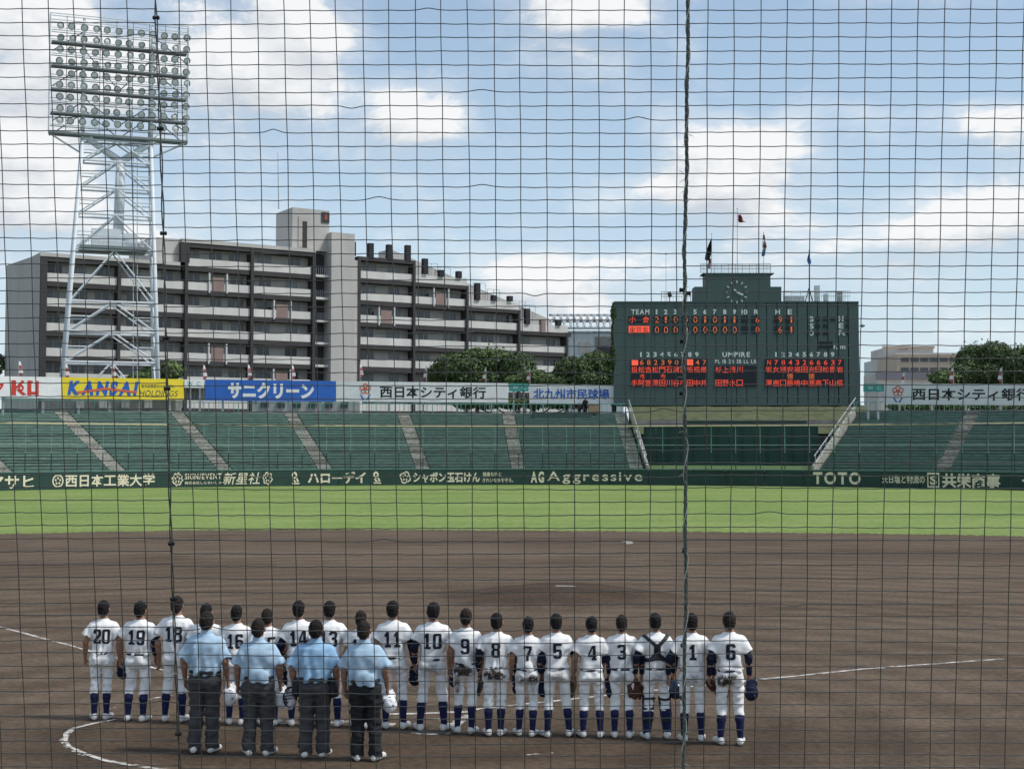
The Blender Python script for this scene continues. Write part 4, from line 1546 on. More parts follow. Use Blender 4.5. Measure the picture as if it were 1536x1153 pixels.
# stair tower: light slab and open landings
zst = P(508, 351, fs(508) and Q(fs(508), 0).y).z
fbox(fs(491), fs(526), 0, zst, 1.2, -9, 'stair_tower', M_FCONC, flats)
for k in range(8):
    z = PTOP[k] - 1.12
    fbox(fs(471), fs(490.6), z - .35, z + .0, .4, -1.5, 'stair_landing', M_FPAR, flats)
    for j in range(7):
        s = fs(472) + (fs(490) - fs(472)) * j / 6
        MB().tube([Q(s, z, .3), Q(s, z + 1.1, .3)], .035, 4).build('landing_bar', M_STEEL, flats)
    fbox(fs(471), fs(490.6), z + .01, z + FH - .36, -1.52, -1.7, 'stair_shadow_wall', M_FDARK, flats)  # shade inside the open stair, put in as a dark wall colour
fbox(fs(527), fs(536), 0, zroof - .8, .2, -1.8, 'glazed_link', M_FWALL, flats)
# rooftop machine house
z0, z1 = zroof + .3, P(455, 312, Q(fs(455), 0).y).z
fbox(fs(438), fs(494), z0, z1, -.4, -7, 'machine_house', M_FCONC, flats)
fbox(fs(447), fs(462), z1 - 6.0, z1 - 1.2, -.3, -.42, 'recess', M_FWALL, flats)
fbox(fs(453), fs(460), z1 - 6.2, z1 - 2.0, -.27, -.31, 'doorway', M_FDARK, flats)
fbox(fs(482), fs(493.5), z1 - 1.9, z1 - .3, -.25, -.41, 'warning_light', M_FDARK, flats)
fbox(fs(486), fs(490), z1 - 1.5, z1 - .7, -.2, -.26, 'red_lens', M_FRED, flats)
MB().tube([Q(fs(427), z1, -3), Q(fs(425), P(425, 222, 210).z, -3)], [.10, .04], 6).build('antenna', M_STEEL, flats)
# black chimney fins and the sloping wall behind the terraces
for x, y0, y1 in ((528, 363, 384), (555, 365, 388), (583, 367, 390), (611, 368, 392), (637, 388, 411), (661, 405, 415), (688, 407, 417), (716, 425, 450), (741, 443, 451), (765, 444, 452), (791, 463, 486), (814, 479, 500), (838, 480, 488)):
    s = fs(x)
    yy = Q(s, 0).y
    fbox(s - .42, s + .42, P(x, y1, yy).z, P(x, y0, yy).z, .28, -.5, 'fin', M_FFIN if x != 814 else M_FDOOR, flats)
sl = [(612, 366), (640, 378), (700, 405), (760, 432), (820, 458), (856, 474)]
mb = MB()
for (xa, ya), (xb, yb) in zip(sl[:-1], sl[1:]):
    pa, pb = fs(xa), fs(xb)
    za, zb = P(xa, ya, Q(pa, 0).y).z, P(xb, yb, Q(pb, 0).y).z
    mb.hexa([Q(pa, 8, -6.6), Q(pb, 8, -6.6), Q(pb, 8, -10.9), Q(pa, 8, -10.9), Q(pa, za, -6.6), Q(pb, zb, -6.6), Q(pb, zb, -10.9), Q(pa, za, -10.9)])
mb.build('sloping_rear_wall', M_FCONC, flats)
for x, y in ((664, 388), (684, 395), (738, 418), (760, 428), (800, 446), (815, 452)):
    s = fs(x)
    z = P(x, y + 10, Q(s, 0).y).z
    for dx in (0, 1.2, 2.4):
        MB().tube([Q(s + dx, z - 1, -6.3), Q(s + dx, z + 1.1, -6.3)], .05, 4).build('terrace_rail', M_STEEL, flats)
    MB().tube([Q(s, z + 1.1, -6.3), Q(s + 2.4, z + 1.1, -6.3)], .05, 4).build('terrace_rail', M_STEEL, flats)


# ---- other buildings
def house(name, label, x0, x1, ytop, d, depth, m, parts):
    a, b_ = P(x0, ytop, d), P(x1, ytop, d)
    root = empty(name, Vector(((a.x + b_.x) / 2, d, 0)), label, 'building')
    MB().box(((a.x + b_.x) / 2, d + depth / 2, a.z / 2), (b_.x - a.x, depth, a.z)).build('wall', m, root)
    for (nm, px0, y0, px1, y1, fr_, mm) in parts:
        p, q = P(px0, y1, d - fr_), P(px1, y0, d - fr_)
        MB().box(((p.x + q.x) / 2, d - fr_ + .12, (p.z + q.z) / 2), (q.x - p.x, .24, q.z - p.z)).build(nm, mm, root)
    return root, a.z


M_BEIGE = mat('beige_render', srgb(196, 178, 160), 0.9, 0.1, .3)
M_BEIGE2 = mat('pale_render', srgb(206, 200, 194), 0.9, 0.1, .3)
M_LILAC = mat('grey_roof_sheet', srgb(136, 132, 138), 0.7, 0.1, .3)
wins = []
for k in range(6):
    x = 1352 + k * 14.5
    wins.append(('window', x, 551, x + 11.5, 558, .14, M_FWIN))
    wins.append(('window', x, 536, x + 11.5, 542, .14, M_FWIN))
house('school_building', 'beige flat-roofed building behind the right bank board', 1345, 1442, 531, 262, 14, M_BEIGE, wins + [('roof_edge', 1343, 529, 1444, 532, .4, M_BEIGE2)])
house('school_annex', 'pale beige building wing with stepped roof left of the beige building', 1325, 1400, 522, 285, 10, M_BEIGE2, [('roof_edge', 1324, 519, 1402, 522.5, .4, M_BEIGE), ('roof_box', 1352, 517, 1366, 519, .3, M_BEIGE2), ('window', 1330, 538, 1342, 544, .14, M_FWIN)])
house('low_shed', 'low grey-roofed shed right of the small teal board', 1316, 1402, 560, 232, 9, M_BEIGE2, [('roof', 1314, 558, 1410, 569, .6, M_LILAC)])
house('far_office_block', 'distant white office block far right above the trees', 1505, 1560, 524, 420, 15, M_PALE, [('window', 1508 + 7 * k, 530, 1513 + 7 * k, 536, .2, M_FWIN) for k in range(4)])
house('slim_tower_house', 'slim pale distant block just right of the scoreboard', 1312, 1322, 540, 330, 10, M_PALE, [('window', 1314, 545, 1317, 549, .15, M_FWIN)])

# hall with a latticed barrel roof between the flats and the scoreboard
hd = 300
hall, hz = house('lattice_roof_hall', 'pale hall with a curved lattice roof between the flats and the scoreboard', 845, 935, 497, hd, 30, M_PALE,
                 [('window', 868, 512, 886, 530, .15, M_FWALL), ('grey_bay', 893, 505, 930, 520, .3, M_CONCD), ('dark_bay', 895, 521, 930, 545, .35, M_FDARK), ('wall_band', 845, 496, 935, 499, .3, M_PALE)])
for k in range(13):
    x = 824 + k * 10
    pts = [P(x + 14 * t, 492 - 20 * math.sin(min(1, t * 1.15) * math.pi * .55), hd - 1 + 12 * t) for t in [i / 6 for i in range(7)]]
    MB().tube(pts, .22, 5).build('lattice_rib', M_STEEL, hall)
    pts = [P(x + 14 - 14 * t, 492 - 20 * math.sin(min(1, t * 1.15) * math.pi * .55), hd - 1 + 12 * t) for t in [i / 6 for i in range(7)]]
    MB().tube(pts, .22, 5).build('lattice_rib', M_STEEL, hall)
for yy, dd in ((472.5, 10), (482, 4), (492, -1)):
    MB().tube([P(824, yy, hd + dd), P(950, yy, hd + dd)], .25, 5).build('lattice_purlin', M_STEEL, hall)

# low service building under the boards behind the left stand
sv = empty('service_building', P(430, 610, 186), 'low pale service building behind the left stand below the blue board', 'building')
a, b_ = P(380, 612, dep(420) + 7), P(542, 600, dep(480) + 7)
MB().box(((a.x + b_.x) / 2, (a.y + b_.y) / 2, 5.6), (b_.x - a.x, 3.0, 11.2)).build('wall', M_BEIGE2, sv)
for k in range(6):
    x = 392 + k * 24
    q = P(x + 5, 607, (a.y + b_.y) / 2 - 1.56)
    MB().box((q.x, q.y, q.z), (1.0, .08, .7)).build('window', M_FWIN, sv)
kz = empty('changing_hut', P(200, 610, 180), 'low grey hut behind the left stand below the yellow board', 'building')
a, b_ = P(70, 612, dep(160) + 8), P(268, 600, dep(160) + 8)
MB().box(((a.x + b_.x) / 2, a.y, 5.1), (b_.x - a.x, 3.0, 10.2)).build('wall', M_CONCD, kz)
for k in range(4):
    q = P(120 + 34 * k, 606, a.y - 1.56)
    MB().box((q.x, q.y, q.z), (.9, .08, .9)).build('shutter', M_FPAR if k % 2 else M_FWALL, kz)

# ================================================================== TREES
def leaf_mat(name, c, v=.35):
    m = mat(name, c, 0.7, v, .55, spec=.2)
    return m


M_LEAF = [leaf_mat('leaf_deep', (.074, .112, .044)), leaf_mat('leaf_mid', (.090, .135, .050)), leaf_mat('leaf_light', (.125, .175, .066))]
M_BARK = mat('bark', (.09, .07, .05), .9, .3, 2)


def tree(name, label, lobes, d, n_leaf, size, seed, mi=0):
    """lobes: (px, py, rx, ry) ellipses in the photo at distance d; leaves fill their volume, denser on the shell."""
    rr = np.random.RandomState(seed)
    cx = sum(l[0] for l in lobes) / len(lobes)
    base = P(cx, 600, d)
    base.z = 0
    root = empty(name, base, label, 'tree', 'trees behind the ball park')
    tot = sum(l[2] * l[3] for l in lobes)
    sc = d / FPX
    for li, (px, py, rx, ry) in enumerate(lobes):
        c = np.array(P(px, py, d + rr.uniform(-1.5, 1.5)))
        n = int(n_leaf * rx * ry / tot)
        v = rr.normal(size=(n, 3))
        v /= np.linalg.norm(v, axis=1)[:, None]
        rad = .62 + .42 * rr.rand(n) ** .5
        # clumps
        bump = .5 + .5 * np.sin(v[:, 0] * 7 + li) * np.sin(v[:, 2] * 6 + 2 * li) * np.sin(v[:, 1] * 6 + seed)
        rad *= .78 + .30 * bump
        rad = np.where(rr.rand(n) < .09, rad * rr.uniform(1.02, 1.28, size=n), rad)
        pos = c + v * rad[:, None] * np.array([rx * sc, rx * sc * .8, ry * sc])
        nr = v + rr.normal(scale=.55, size=(n, 3))
        nr /= np.linalg.norm(nr, axis=1)[:, None]
        t = np.cross(nr, rr.normal(size=(n, 3)))
        t /= np.linalg.norm(t, axis=1)[:, None]
        b2_ = np.cross(nr, t)
        s = size * rr.uniform(.6, 1.3, size=n)[:, None]
        quad = np.stack([pos - t * s * .5, pos + b2_ * s * .32, pos + t * s * .5, pos - b2_ * s * .32], axis=1).reshape(-1, 3) - np.array(base)
        me = bpy.data.meshes.new('crown')
        me.vertices.add(4 * n)
        me.vertices.foreach_set('co', quad.ravel())
        me.loops.add(4 * n)
        me.loops.foreach_set('vertex_index', np.arange(4 * n))
        me.polygons.add(n)
        me.polygons.foreach_set('loop_start', np.arange(0, 4 * n, 4))
        me.update(calc_edges=True)
        o = link('crown', me, M_LEAF[(mi + (li % 2)) % 3], root)
        o['kind'] = 'stuff'
    top = P(cx, sum(l[1] for l in lobes) / len(lobes), d)
    trunk = MB().tube([base, base.lerp(Vector((base.x, base.y, top.z)), .6), Vector((base.x + .3, base.y, top.z))], [.42, .3, .12], 8)
    for (px, py, rx, ry) in lobes:
        trunk.tube([base.lerp(Vector((base.x, base.y, top.z)), .7), P(px, py, d)], [.18, .06], 6)
    trunk.build('trunk', M_BARK, root, True)
    return root


tree('evergreen_tree', 'big dark evergreen tree in front of the flats\' stepped right end', [(690, 553, 46, 26), (735, 543, 44, 22), (775, 552, 32, 24), (660, 562, 24, 16), (720, 568, 60, 16), (715, 533, 22, 12)], 196, 15000, .45, 1, 0)
tree('evergreen_tree', 'dark evergreen tree between the flats and the scoreboard', [(862, 556, 34, 22), (895, 546, 30, 20), (912, 560, 24, 22), (838, 570, 26, 12), (880, 570, 40, 14)], 198, 12000, .45, 2, 0)
tree('round_shrub', 'light green bush behind the stadium name board', [(800, 566, 26, 12), (825, 572, 22, 9), (775, 571, 18, 9)], 188, 3000, .5, 3, 2)
tree('small_tree', 'small dark tree behind the floodlight tower\'s right leg', [(232, 560, 22, 14), (255, 556, 20, 15), (210, 566, 20, 8)], 184, 3200, .5, 4, 1)
tree('small_tree', 'dark tree at the left edge of the flats', [(-6, 545, 14, 18), (-20, 552, 20, 22)], 205, 1800, .55, 5, 0)
tree('broad_tree', 'broad dark tree right of the beige building', [(1465, 545, 34, 30), (1492, 532, 26, 20), (1480, 562, 44, 18), (1450, 560, 22, 18)], 205, 13000, .46, 6, 0)
tree('broad_tree', 'dark tree at the right edge above the bank board', [(1528, 548, 30, 28), (1555, 545, 36, 30), (1520, 565, 30, 14)], 200, 10000, .46, 7, 0)
tree('round_shrub', 'yellowish green bush behind the right bank board\'s lettering', [(1418, 566, 26, 12), (1440, 562, 18, 14)], 190, 2600, .5, 8, 2)
tree('round_shrub', 'row of green hedge seen through the railing below the stadium name board', [(700 + 34 * k, 605, 22, 9) for k in range(6)], 181, 5000, .42, 9, 1)
tree('round_shrub', 'green hedge seen through the railing below the right bank board', [(1350 + 30 * k, 610, 20, 6) for k in range(8)], 166, 5000, .38, 10, 1)
tree('climbing_ivy', 'dark ivy climbing the scoreboard\'s left edge', [(921, 470, 5, 15), (921, 500, 4.5, 18), (920, 535, 5, 22), (921, 575, 5, 24)], SD + 1.2, 3000, .34, 11, 0)

# ================================================================== PEOPLE
class Field:
    """Signed-distance grid that shapes are blended into; mesh() returns one continuous surface (surface nets)."""

    def __init__(s, lo, hi, h):
        s.h = h
        s.lo = np.array(lo, float)
        s.n = np.ceil((np.array(hi) - s.lo) / h).astype(int) + 1
        s.ax = [s.lo[i] + h * np.arange(s.n[i]) for i in range(3)]
        s.F = np.full(s.n, 1.0, np.float32)

    def sub(s, lo, hi):
        sl = []
        for i in range(3):
            a = int(np.clip(math.floor((lo[i] - s.lo[i]) / s.h), 0, s.n[i] - 1))
            b = int(np.clip(math.ceil((hi[i] - s.lo[i]) / s.h) + 1, a + 1, s.n[i]))
            sl.append(slice(a, b))
        x = s.ax[0][sl[0]][:, None, None]
        y = s.ax[1][sl[1]][None, :, None]
        z = s.ax[2][sl[2]][None, None, :]
        return tuple(sl), x, y, z

    def blend(s, sl, d, k):
        a = s.F[sl]
        if k <= 0:
            s.F[sl] = np.minimum(a, d)
            return
        h = np.clip(.5 + .5 * (a - d) / k, 0, 1)
        s.F[sl] = a * (1 - h) + d * h - k * h * (1 - h)

    def cone(s, a, b, ra, rb, k=.02, cut=None, sq=(1, 1)):
        """Tapered capsule; cut=(u0, u1) trims flat beyond those fractions of its length."""
        a, b = np.array(a, float), np.array(b, float)
        m = max(ra, rb) * max(sq) + .05
        sl, x, y, z = s.sub(np.minimum(a, b) - m, np.maximum(a, b) + m)
        d = b - a
        L2 = d.dot(d)
        t = ((x - a[0]) * d[0] + (y - a[1]) * d[1] + (z - a[2]) * d[2]) / L2
        tc = np.clip(t, 0, 1)
        r = ra + (rb - ra) * tc
        ds = np.sqrt(((x - a[0] - tc * d[0]) / sq[0]) ** 2 + ((y - a[1] - tc * d[1]) / sq[1]) ** 2 + (z - a[2] - tc * d[2]) ** 2) - r
        if cut:
            L = math.sqrt(L2)
            ds = np.maximum(ds, np.maximum((cut[0] - t) * L, (t - cut[1]) * L))
        s.blend(sl, ds, k)

    def ell(s, c, r, k=.02, rot=0.0):
        m = max(r) + .04
        sl, x, y, z = s.sub(np.array(c) - m, np.array(c) + m)
        q = np.sqrt(((x - c[0]) / r[0]) ** 2 + ((y - c[1]) / r[1]) ** 2 + ((z - c[2]) / r[2]) ** 2)
        s.blend(sl, (q - 1) * min(r), k)

    def loft(s, levels, k=.02, e=2.4):
        """levels: (z, rx, ry, yc), superelliptic sections."""
        L = np.array(levels)
        zs = L[:, 0]
        sl, x, y, z = s.sub((-L[:, 1].max() - .04, -.32, zs[0] - .03), (L[:, 1].max() + .04, .32, zs[-1] + .03))
        zz = np.clip(z, zs[0], zs[-1])
        rx, ry, yc = (np.interp(zz, zs, L[:, i]) for i in (1, 2, 3))
        q = (np.abs(x / rx) ** e + np.abs((y - yc) / ry) ** e) ** (1 / e)
        d = (q - 1) * np.minimum(rx, ry)
        d = np.maximum(d, np.maximum(zs[0] - z, z - zs[-1]))
        s.blend(sl, d, k)

    def carve(s, fn):
        _, x, y, z = s.sub(s.lo, s.lo + s.n * s.h)
        s.F = np.maximum(s.F, fn(x, y, z)).astype(np.float32)

    def wrinkle(s, amp, seed, wl=(.06, .22), n=7, mask=None, vert=1.3):
        rr = np.random.RandomState(seed)
        _, x, y, z = s.sub(s.lo, s.lo + s.n * s.h)
        w = 0
        for i in range(n):
            v = rr.normal(size=3)
            v[2] *= vert
            v *= 2 * math.pi / rr.uniform(*wl) / np.linalg.norm(v)
            u = rr.normal(size=3) * 9
            w = w + np.sin(v[0] * x + v[1] * y + v[2] * z + rr.uniform(0, 6) + 1.6 * np.sin(u[0] * x + u[1] * y + u[2] * z + rr.uniform(0, 6)))
        w = w * (amp / math.sqrt(n))
        if mask is not None:
            w = w * mask(x, y, z)
        s.F = (s.F + w).astype(np.float32)

    def mesh(s, name):
        F = s.F
        S = F < 0
        c = [S[:-1, :-1, :-1], S[1:, :-1, :-1], S[:-1, 1:, :-1], S[1:, 1:, :-1], S[:-1, :-1, 1:], S[1:, :-1, 1:], S[:-1, 1:, 1:], S[1:, 1:, 1:]]
        anyc = c[0] | c[1] | c[2] | c[3] | c[4] | c[5] | c[6] | c[7]
        allc = c[0] & c[1] & c[2] & c[3] & c[4] & c[5] & c[6] & c[7]
        idx = np.argwhere(anyc & ~allc)
        I, J, K = idx.T
        off = [(0, 0, 0), (1, 0, 0), (0, 1, 0), (1, 1, 0), (0, 0, 1), (1, 0, 1), (0, 1, 1), (1, 1, 1)]
        val = np.stack([F[I + o[0], J + o[1], K + o[2]] for o in off], 1).astype(float)
        acc = np.zeros((len(idx), 3))
        cnt = np.zeros(len(idx))
        for a, b in ((0, 1), (2, 3), (4, 5), (6, 7), (0, 2), (1, 3), (4, 6), (5, 7), (0, 4), (1, 5), (2, 6), (3, 7)):
            va, vb = val[:, a], val[:, b]
            m = (va < 0) != (vb < 0)
            t = np.where(m, va / np.where(m, va - vb, 1), 0)
            p = np.array(off[a]) + t[:, None] * (np.array(off[b]) - np.array(off[a]))
            acc += p * m[:, None]
            cnt += m
        V = (idx + acc / cnt[:, None]) * s.h + s.lo
        imap = np.full(np.array(F.shape), -1, np.int32)
        imap[I, J, K] = np.arange(len(idx))
        quads = []
        for axis in range(3):
            sa = [slice(None)] * 3
            sb = [slice(None)] * 3
            sa[axis] = slice(0, -1)
            sb[axis] = slice(1, None)
            A, B = S[tuple(sa)], S[tuple(sb)]
            e = np.argwhere(A != B)
            o1, o2 = [q for q in range(3) if q != axis]
            e = e[(e[:, o1] > 0) & (e[:, o2] > 0) & (e[:, o1] < F.shape[o1] - 1) & (e[:, o2] < F.shape[o2] - 1)]
            if not len(e):
                continue
            d1 = np.zeros(3, int)
            d2 = np.zeros(3, int)
            d1[o1] = 1
            d2[o2] = 1
            q = np.stack([imap[tuple((e - d1 - d2).T)], imap[tuple((e - d2).T)], imap[tuple(e.T)], imap[tuple((e - d1).T)]], 1)
            flip = A[tuple(e.T)]
            if axis == 1:
                flip = ~flip
            q[~flip] = q[~flip][:, ::-1]
            quads.append(q)
        Qd = np.concatenate(quads)
        me = bpy.data.meshes.new(name)
        me.vertices.add(len(V))
        me.vertices.foreach_set('co', V.ravel())
        me.loops.add(4 * len(Qd))
        me.loops.foreach_set('vertex_index', Qd.ravel())
        me.polygons.add(len(Qd))
        me.polygons.foreach_set('loop_start', np.arange(0, 4 * len(Qd), 4))
        me.polygons.foreach_set('use_smooth', np.ones(len(Qd), bool))
        me.update(calc_edges=True)
        return me


def cloth_mat(name, c, var=.06, rough=.85):
    return mat(name, c, rough, var, 14, bump=.12, bscale=60, spec=.15)


M_SKIN = mat('skin', (.30, .16, .105), .55, .10, 12, spec=.35)
M_HAIR = mat('black_hair', (.012, .010, .010), .75, .3, 90, bump=.6, bscale=160, spec=.2)
M_HAIR2 = mat('dark_brown_hair', (.022, .016, .013), .75, .3, 90, bump=.6, bscale=160, spec=.2)
M_JERSEY = cloth_mat('white_jersey', (.80, .80, .79))
M_NAVY = cloth_mat('navy_cloth', (.012, .016, .036), .2)
M_SOCK = cloth_mat('blue_sock', (.015, .021, .070), .15)
M_NUM = mat('number_print', (.010, .016, .030), .7, .1, 20)
M_BELT = mat('navy_belt', (.012, .014, .03), .5, .1, 20)
M_SHOE = mat('white_shoe', (.66, .64, .60), .6, .15, 20)
M_SOLE = mat('shoe_sole', (.42, .40, .36), .8, .2, 20)
M_POLO = cloth_mat('light_blue_polo', (.37, .51, .63), .07)
M_POLO2 = cloth_mat('blue_polo', (.27, .44, .62), .07)
M_SLACK = cloth_mat('charcoal_slacks', (.062, .061, .064), .15)
M_BLACKCLOTH = cloth_mat('black_cloth', (.022, .023, .025), .2)
M_GEAR = mat('catcher_gear_black', (.016, .018, .024), .6, .2, 20)
M_GUARD = mat('leg_guard_navy', (.016, .026, .085), .45, .15, 15, spec=.4)
M_LEATH = mat('brown_leather', (.075, .026, .016), .6, .25, 25, bump=.3)
M_LEATH2 = mat('tan_leather', (.10, .055, .022), .6, .25, 25, bump=.3)
M_LEATH3 = mat('black_leather', (.020, .022, .018), .55, .25, 25, bump=.3)
M_CAPW = cloth_mat('white_cap_cloth', (.74, .75, .78))
M_CAPN = cloth_mat('navy_cap_cloth', (.012, .018, .045), .2)
M_HELM = mat('helmet_navy', (.010, .022, .055), .3, .1, 10, spec=.5)


def dirty_pants(name, spots, strength=.9):
    """White trousers with soil stains that sit at fixed places on the cloth."""
    m = bpy.data.materials.new(name)
    m.use_nodes = True
    N, L = m.node_tree.nodes, m.node_tree.links
    b = N['Principled BSDF']
    b.inputs['Roughness'].default_value = .88
    b.inputs['Specular IOR Level'].default_value = .12
    tc = N.new('ShaderNodeTexCoord')
    no = N.new('ShaderNodeTexNoise')
    no.inputs['Scale'].default_value = 16
    no.inputs['Detail'].default_value = 6
    no.inputs['Roughness'].default_value = .65
    L.new(tc.outputs['Object'], no.inputs['Vector'])
    tot = None
    for (x, z, rx, rz, w) in spots:
        mp = N.new('ShaderNodeVectorMath')
        mp.operation = 'SUBTRACT'
        L.new(tc.outputs['Object'], mp.inputs[0])
        mp.inputs[1].default_value = (x, -.12, z)
        sc_ = N.new('ShaderNodeVectorMath')
        sc_.operation = 'MULTIPLY'
        L.new(mp.outputs[0], sc_.inputs[0])
        sc_.inputs[1].default_value = (1 / rx, 1 / .14, 1 / rz)
        ln = N.new('ShaderNodeVectorMath')
        ln.operation = 'LENGTH'
        L.new(sc_.outputs[0], ln.inputs[0])
        mr = N.new('ShaderNodeMapRange')
        mr.interpolation_type = 'SMOOTHSTEP'
        mr.inputs['From Min'].default_value = 0.1
        mr.inputs['From Max'].default_value = 1.3
        mr.inputs['To Min'].default_value = w
        mr.inputs['To Max'].default_value = 0
        L.new(ln.outputs['Value'], mr.inputs['Value'])
        if tot is None:
            tot = mr.outputs[0]
        else:
            ad = N.new('ShaderNodeMath')
            L.new(tot, ad.inputs[0])
            L.new(mr.outputs[0], ad.inputs[1])
            tot = ad.outputs[0]
    mu = N.new('ShaderNodeMath')
    mu.operation = 'MULTIPLY'
    L.new(tot, mu.inputs[0])
    nr = N.new('ShaderNodeMapRange')
    nr.inputs['From Min'].default_value = .32
    nr.inputs['From Max'].default_value = .62
    nr.inputs['To Max'].default_value = 1.5
    L.new(no.outputs['Fac'], nr.inputs['Value'])
    L.new(nr.outputs[0], mu.inputs[1])
    mu2 = N.new('ShaderNodeMath')
    mu2.operation = 'MULTIPLY'
    mu2.use_clamp = True
    mu2.inputs[1].default_value = strength
    L.new(mu.outputs[0], mu2.inputs[0])
    mx = N.new('ShaderNodeMix')
    mx.data_type = 'RGBA'
    L.new(mu2.outputs[0], mx.inputs['Factor'])
    mx.inputs[6].default_value = (.78, .78, .77, 1)
    mx.inputs[7].default_value = (.050, .040, .032, 1)
    L.new(mx.outputs[2], b.inputs['Base Color'])
    return m


PANTS = {
    'clean': dirty_pants('white_trousers', [(0, .86, .16, .10, .20)], .5),
    'light': dirty_pants('white_trousers_grubby', [(0, .86, .18, .09, 1.0), (.05, .60, .1, .1, .3)], .6),
    'seat': dirty_pants('white_trousers_soiled_seat', [(-.04, .88, .17, .085, 1.9), (.08, .86, .09, .06, 1.1)]),
    'right': dirty_pants('white_trousers_soiled_right', [(.09, .85, .10, .075, 1.9), (-.06, .84, .14, .09, .8), (.1, .7, .07, .16, .5)]),
    'leftleg': dirty_pants('white_trousers_soiled_left', [(-.06, .91, .15, .10, 2.0), (-.12, .66, .08, .18, 1.3), (.05, .87, .13, .07, 1.2)]),
    'pocket': dirty_pants('white_trousers_soiled_pocket', [(-.08, .85, .13, .09, 2.2), (.06, .9, .1, .05, .7)]),
}


def figure(seed, kind='player', fx=.12, toe=.25, arm=.255, bend=.04, girth=1.0, shoulder=1.0, lean=0.0):
    """Meshes of one standing figure, back to -Y, 1.73 m tall. Returns dict part -> list of meshes, plus hand positions."""
    rr = np.random.RandomState(seed)
    ump = kind != 'player'
    out = {}
    jit = lambda a: rr.uniform(-a, a)
    hip, kneez = .088, .49
    LEG = {}
    for sgn in (-1, 1):
        f = sgn * (fx + jit(.012))
        fy = jit(.03)
        LEG[sgn] = (np.array([sgn * hip, 0, .90]), np.array([sgn * (hip + (fx - hip) * .5) + jit(.006), .015 + fy * .5, kneez]), np.array([f, -.02 + fy, .085]), fy)
    ARM = {}
    for sgn in (-1, 1):
        ax = arm + jit(.012)
        ARM[sgn] = (np.array([sgn * .160 * shoulder, -.005, 1.368]), np.array([sgn * ax * shoulder, -.03 + jit(.02), 1.135]), np.array([sgn * (ax + .005 + jit(.012)) * shoulder, .03 + bend + jit(.03), .895]))
    hy = jit(.02)
    # ---------- body: one continuous surface
    B = Field((-.40, -.20, -.01), (.40, .27, 1.76), .0068)
    B.loft([(.84, .13, .095, 0), (.95, .145, .10, 0), (1.08, .125, .088, 0), (1.22, .145, .10, 0), (1.36, .15, .09, 0), (1.44, .10, .07, 0), (1.48, .055, .055, .0)], .03)
    B.cone((0, -.005, 1.42), (0, .012, 1.56), .062, .055, .03)
    B.ell((hy * .3, -.008, 1.635), (.077, .096, .098), .02)
    B.ell((hy * .3, .035, 1.575), (.060, .070, .068), .03)
    B.cone((hy * .3, .085, 1.61), (hy * .3, .112, 1.585), .010, .016, .012)
    B.cone((hy * .3 - .03, .092, 1.632), (hy * .3 + .03, .092, 1.632), .010, .010, .012)
    B.cone((hy * .3 - .018, .094, 1.552), (hy * .3 + .018, .094, 1.552), .008, .008, .008)
    B.ell((hy * .3, .085, 1.522), (.03, .025, .02), .02)
    for sgn in (-1, 1):
        B.ell((sgn * .080, .0, 1.605), (.012, .024, .034), .008)
        h_, k_, a_, fy = LEG[sgn]
        B.cone(h_, k_, .076, .046, .03)
        cr, cy_ = (.042, 0.0) if ump else (.047, -.018)
        B.cone(k_, (k_ + a_) / 2 + np.array([0, cy_, .05]), .046, cr, .03)
        B.cone((k_ + a_) / 2 + np.array([0, cy_, .05]), a_, cr, .032, .02)
        B.cone(a_, (a_[0] + sgn * toe * .10, a_[1] + .11, .038), .032, .022, .02)
        s_, e_, w_ = ARM[sgn]
        B.cone(s_, e_, .046, .040, .03)
        B.cone(e_, e_ + (w_ - e_) * .35, .041, .040, .02)
        B.cone(e_ + (w_ - e_) * .35, w_, .040, .026, .02)
        # hand: palm, four fingers with a knuckle bend, thumb at the palm's side
        d = (w_ - e_) / np.linalg.norm(w_ - e_)
        pm = w_ + d * .05
        B.cone(w_, w_ + d * .085, .026, .034, .015, sq=(.62, 1.1))
        for q in range(4):
            oy = (-.030 + .020 * q)
            ln = (.030, .036, .038, .032)[q]
            k0 = w_ + d * .088 + np.array([0, oy, 0])
            k1 = k0 + d * ln + np.array([-sgn * .006, .002, 0])
            k2 = k1 + d * ln * .75 + np.array([-sgn * .020, .002, 0])
            k3 = k2 + d * ln * .3 + np.array([-sgn * .018, 0, .002])
            B.cone(k0, k1, .0098, .0092, .004)
            B.cone(k1, k2, .0092, .0086, .004)
            B.cone(k2, k3, .0086, .0080, .004)
        t0 = w_ + d * .03 + np.array([-sgn * .008, .026, 0])
        t1 = t0 + d * .035 + np.array([-sgn * .012, .020, 0])
        B.cone(t0, t1, .013, .011, .01)
        B.cone(t1, t1 + d * .03 + np.array([-sgn * .006, -.004, 0]), .011, .009, .006)
        out['hand%d' % sgn] = Vector(w_ + d * .13 + np.array([-sgn * .02, 0, 0]))
    out['body'] = B.mesh('body')
    # ---------- hair
    Hh = Field((-.12, -.14, 1.48), (.12, .12, 1.77), .0065)
    Hh.ell((hy * .3, -.012, 1.640), (.085, .103, .106), 0)
    Hh.ell((hy * .3, -.050, 1.575), (.068, .056, .062), .03)
    Hh.cone((hy * .3, -.045, 1.56), (hy * .3, -.036, 1.525), .052, .040, .02)
    slope = .62
    Hh.carve(lambda x, y, z: (1.600 + slope * np.clip(y, -.02, 1) + 1.5 * np.clip(y + .02, -.055 - .012 * math.sin(seed), 0) - z) * .7)
    Hh.wrinkle(.0035, seed + 3, (.02, .05), 6)
    out['hair'] = Hh.mesh('hair')
    # ---------- top
    g_ = girth
    J = Field((-.42, -.24, .88), (.42, .24, 1.56), .0085)
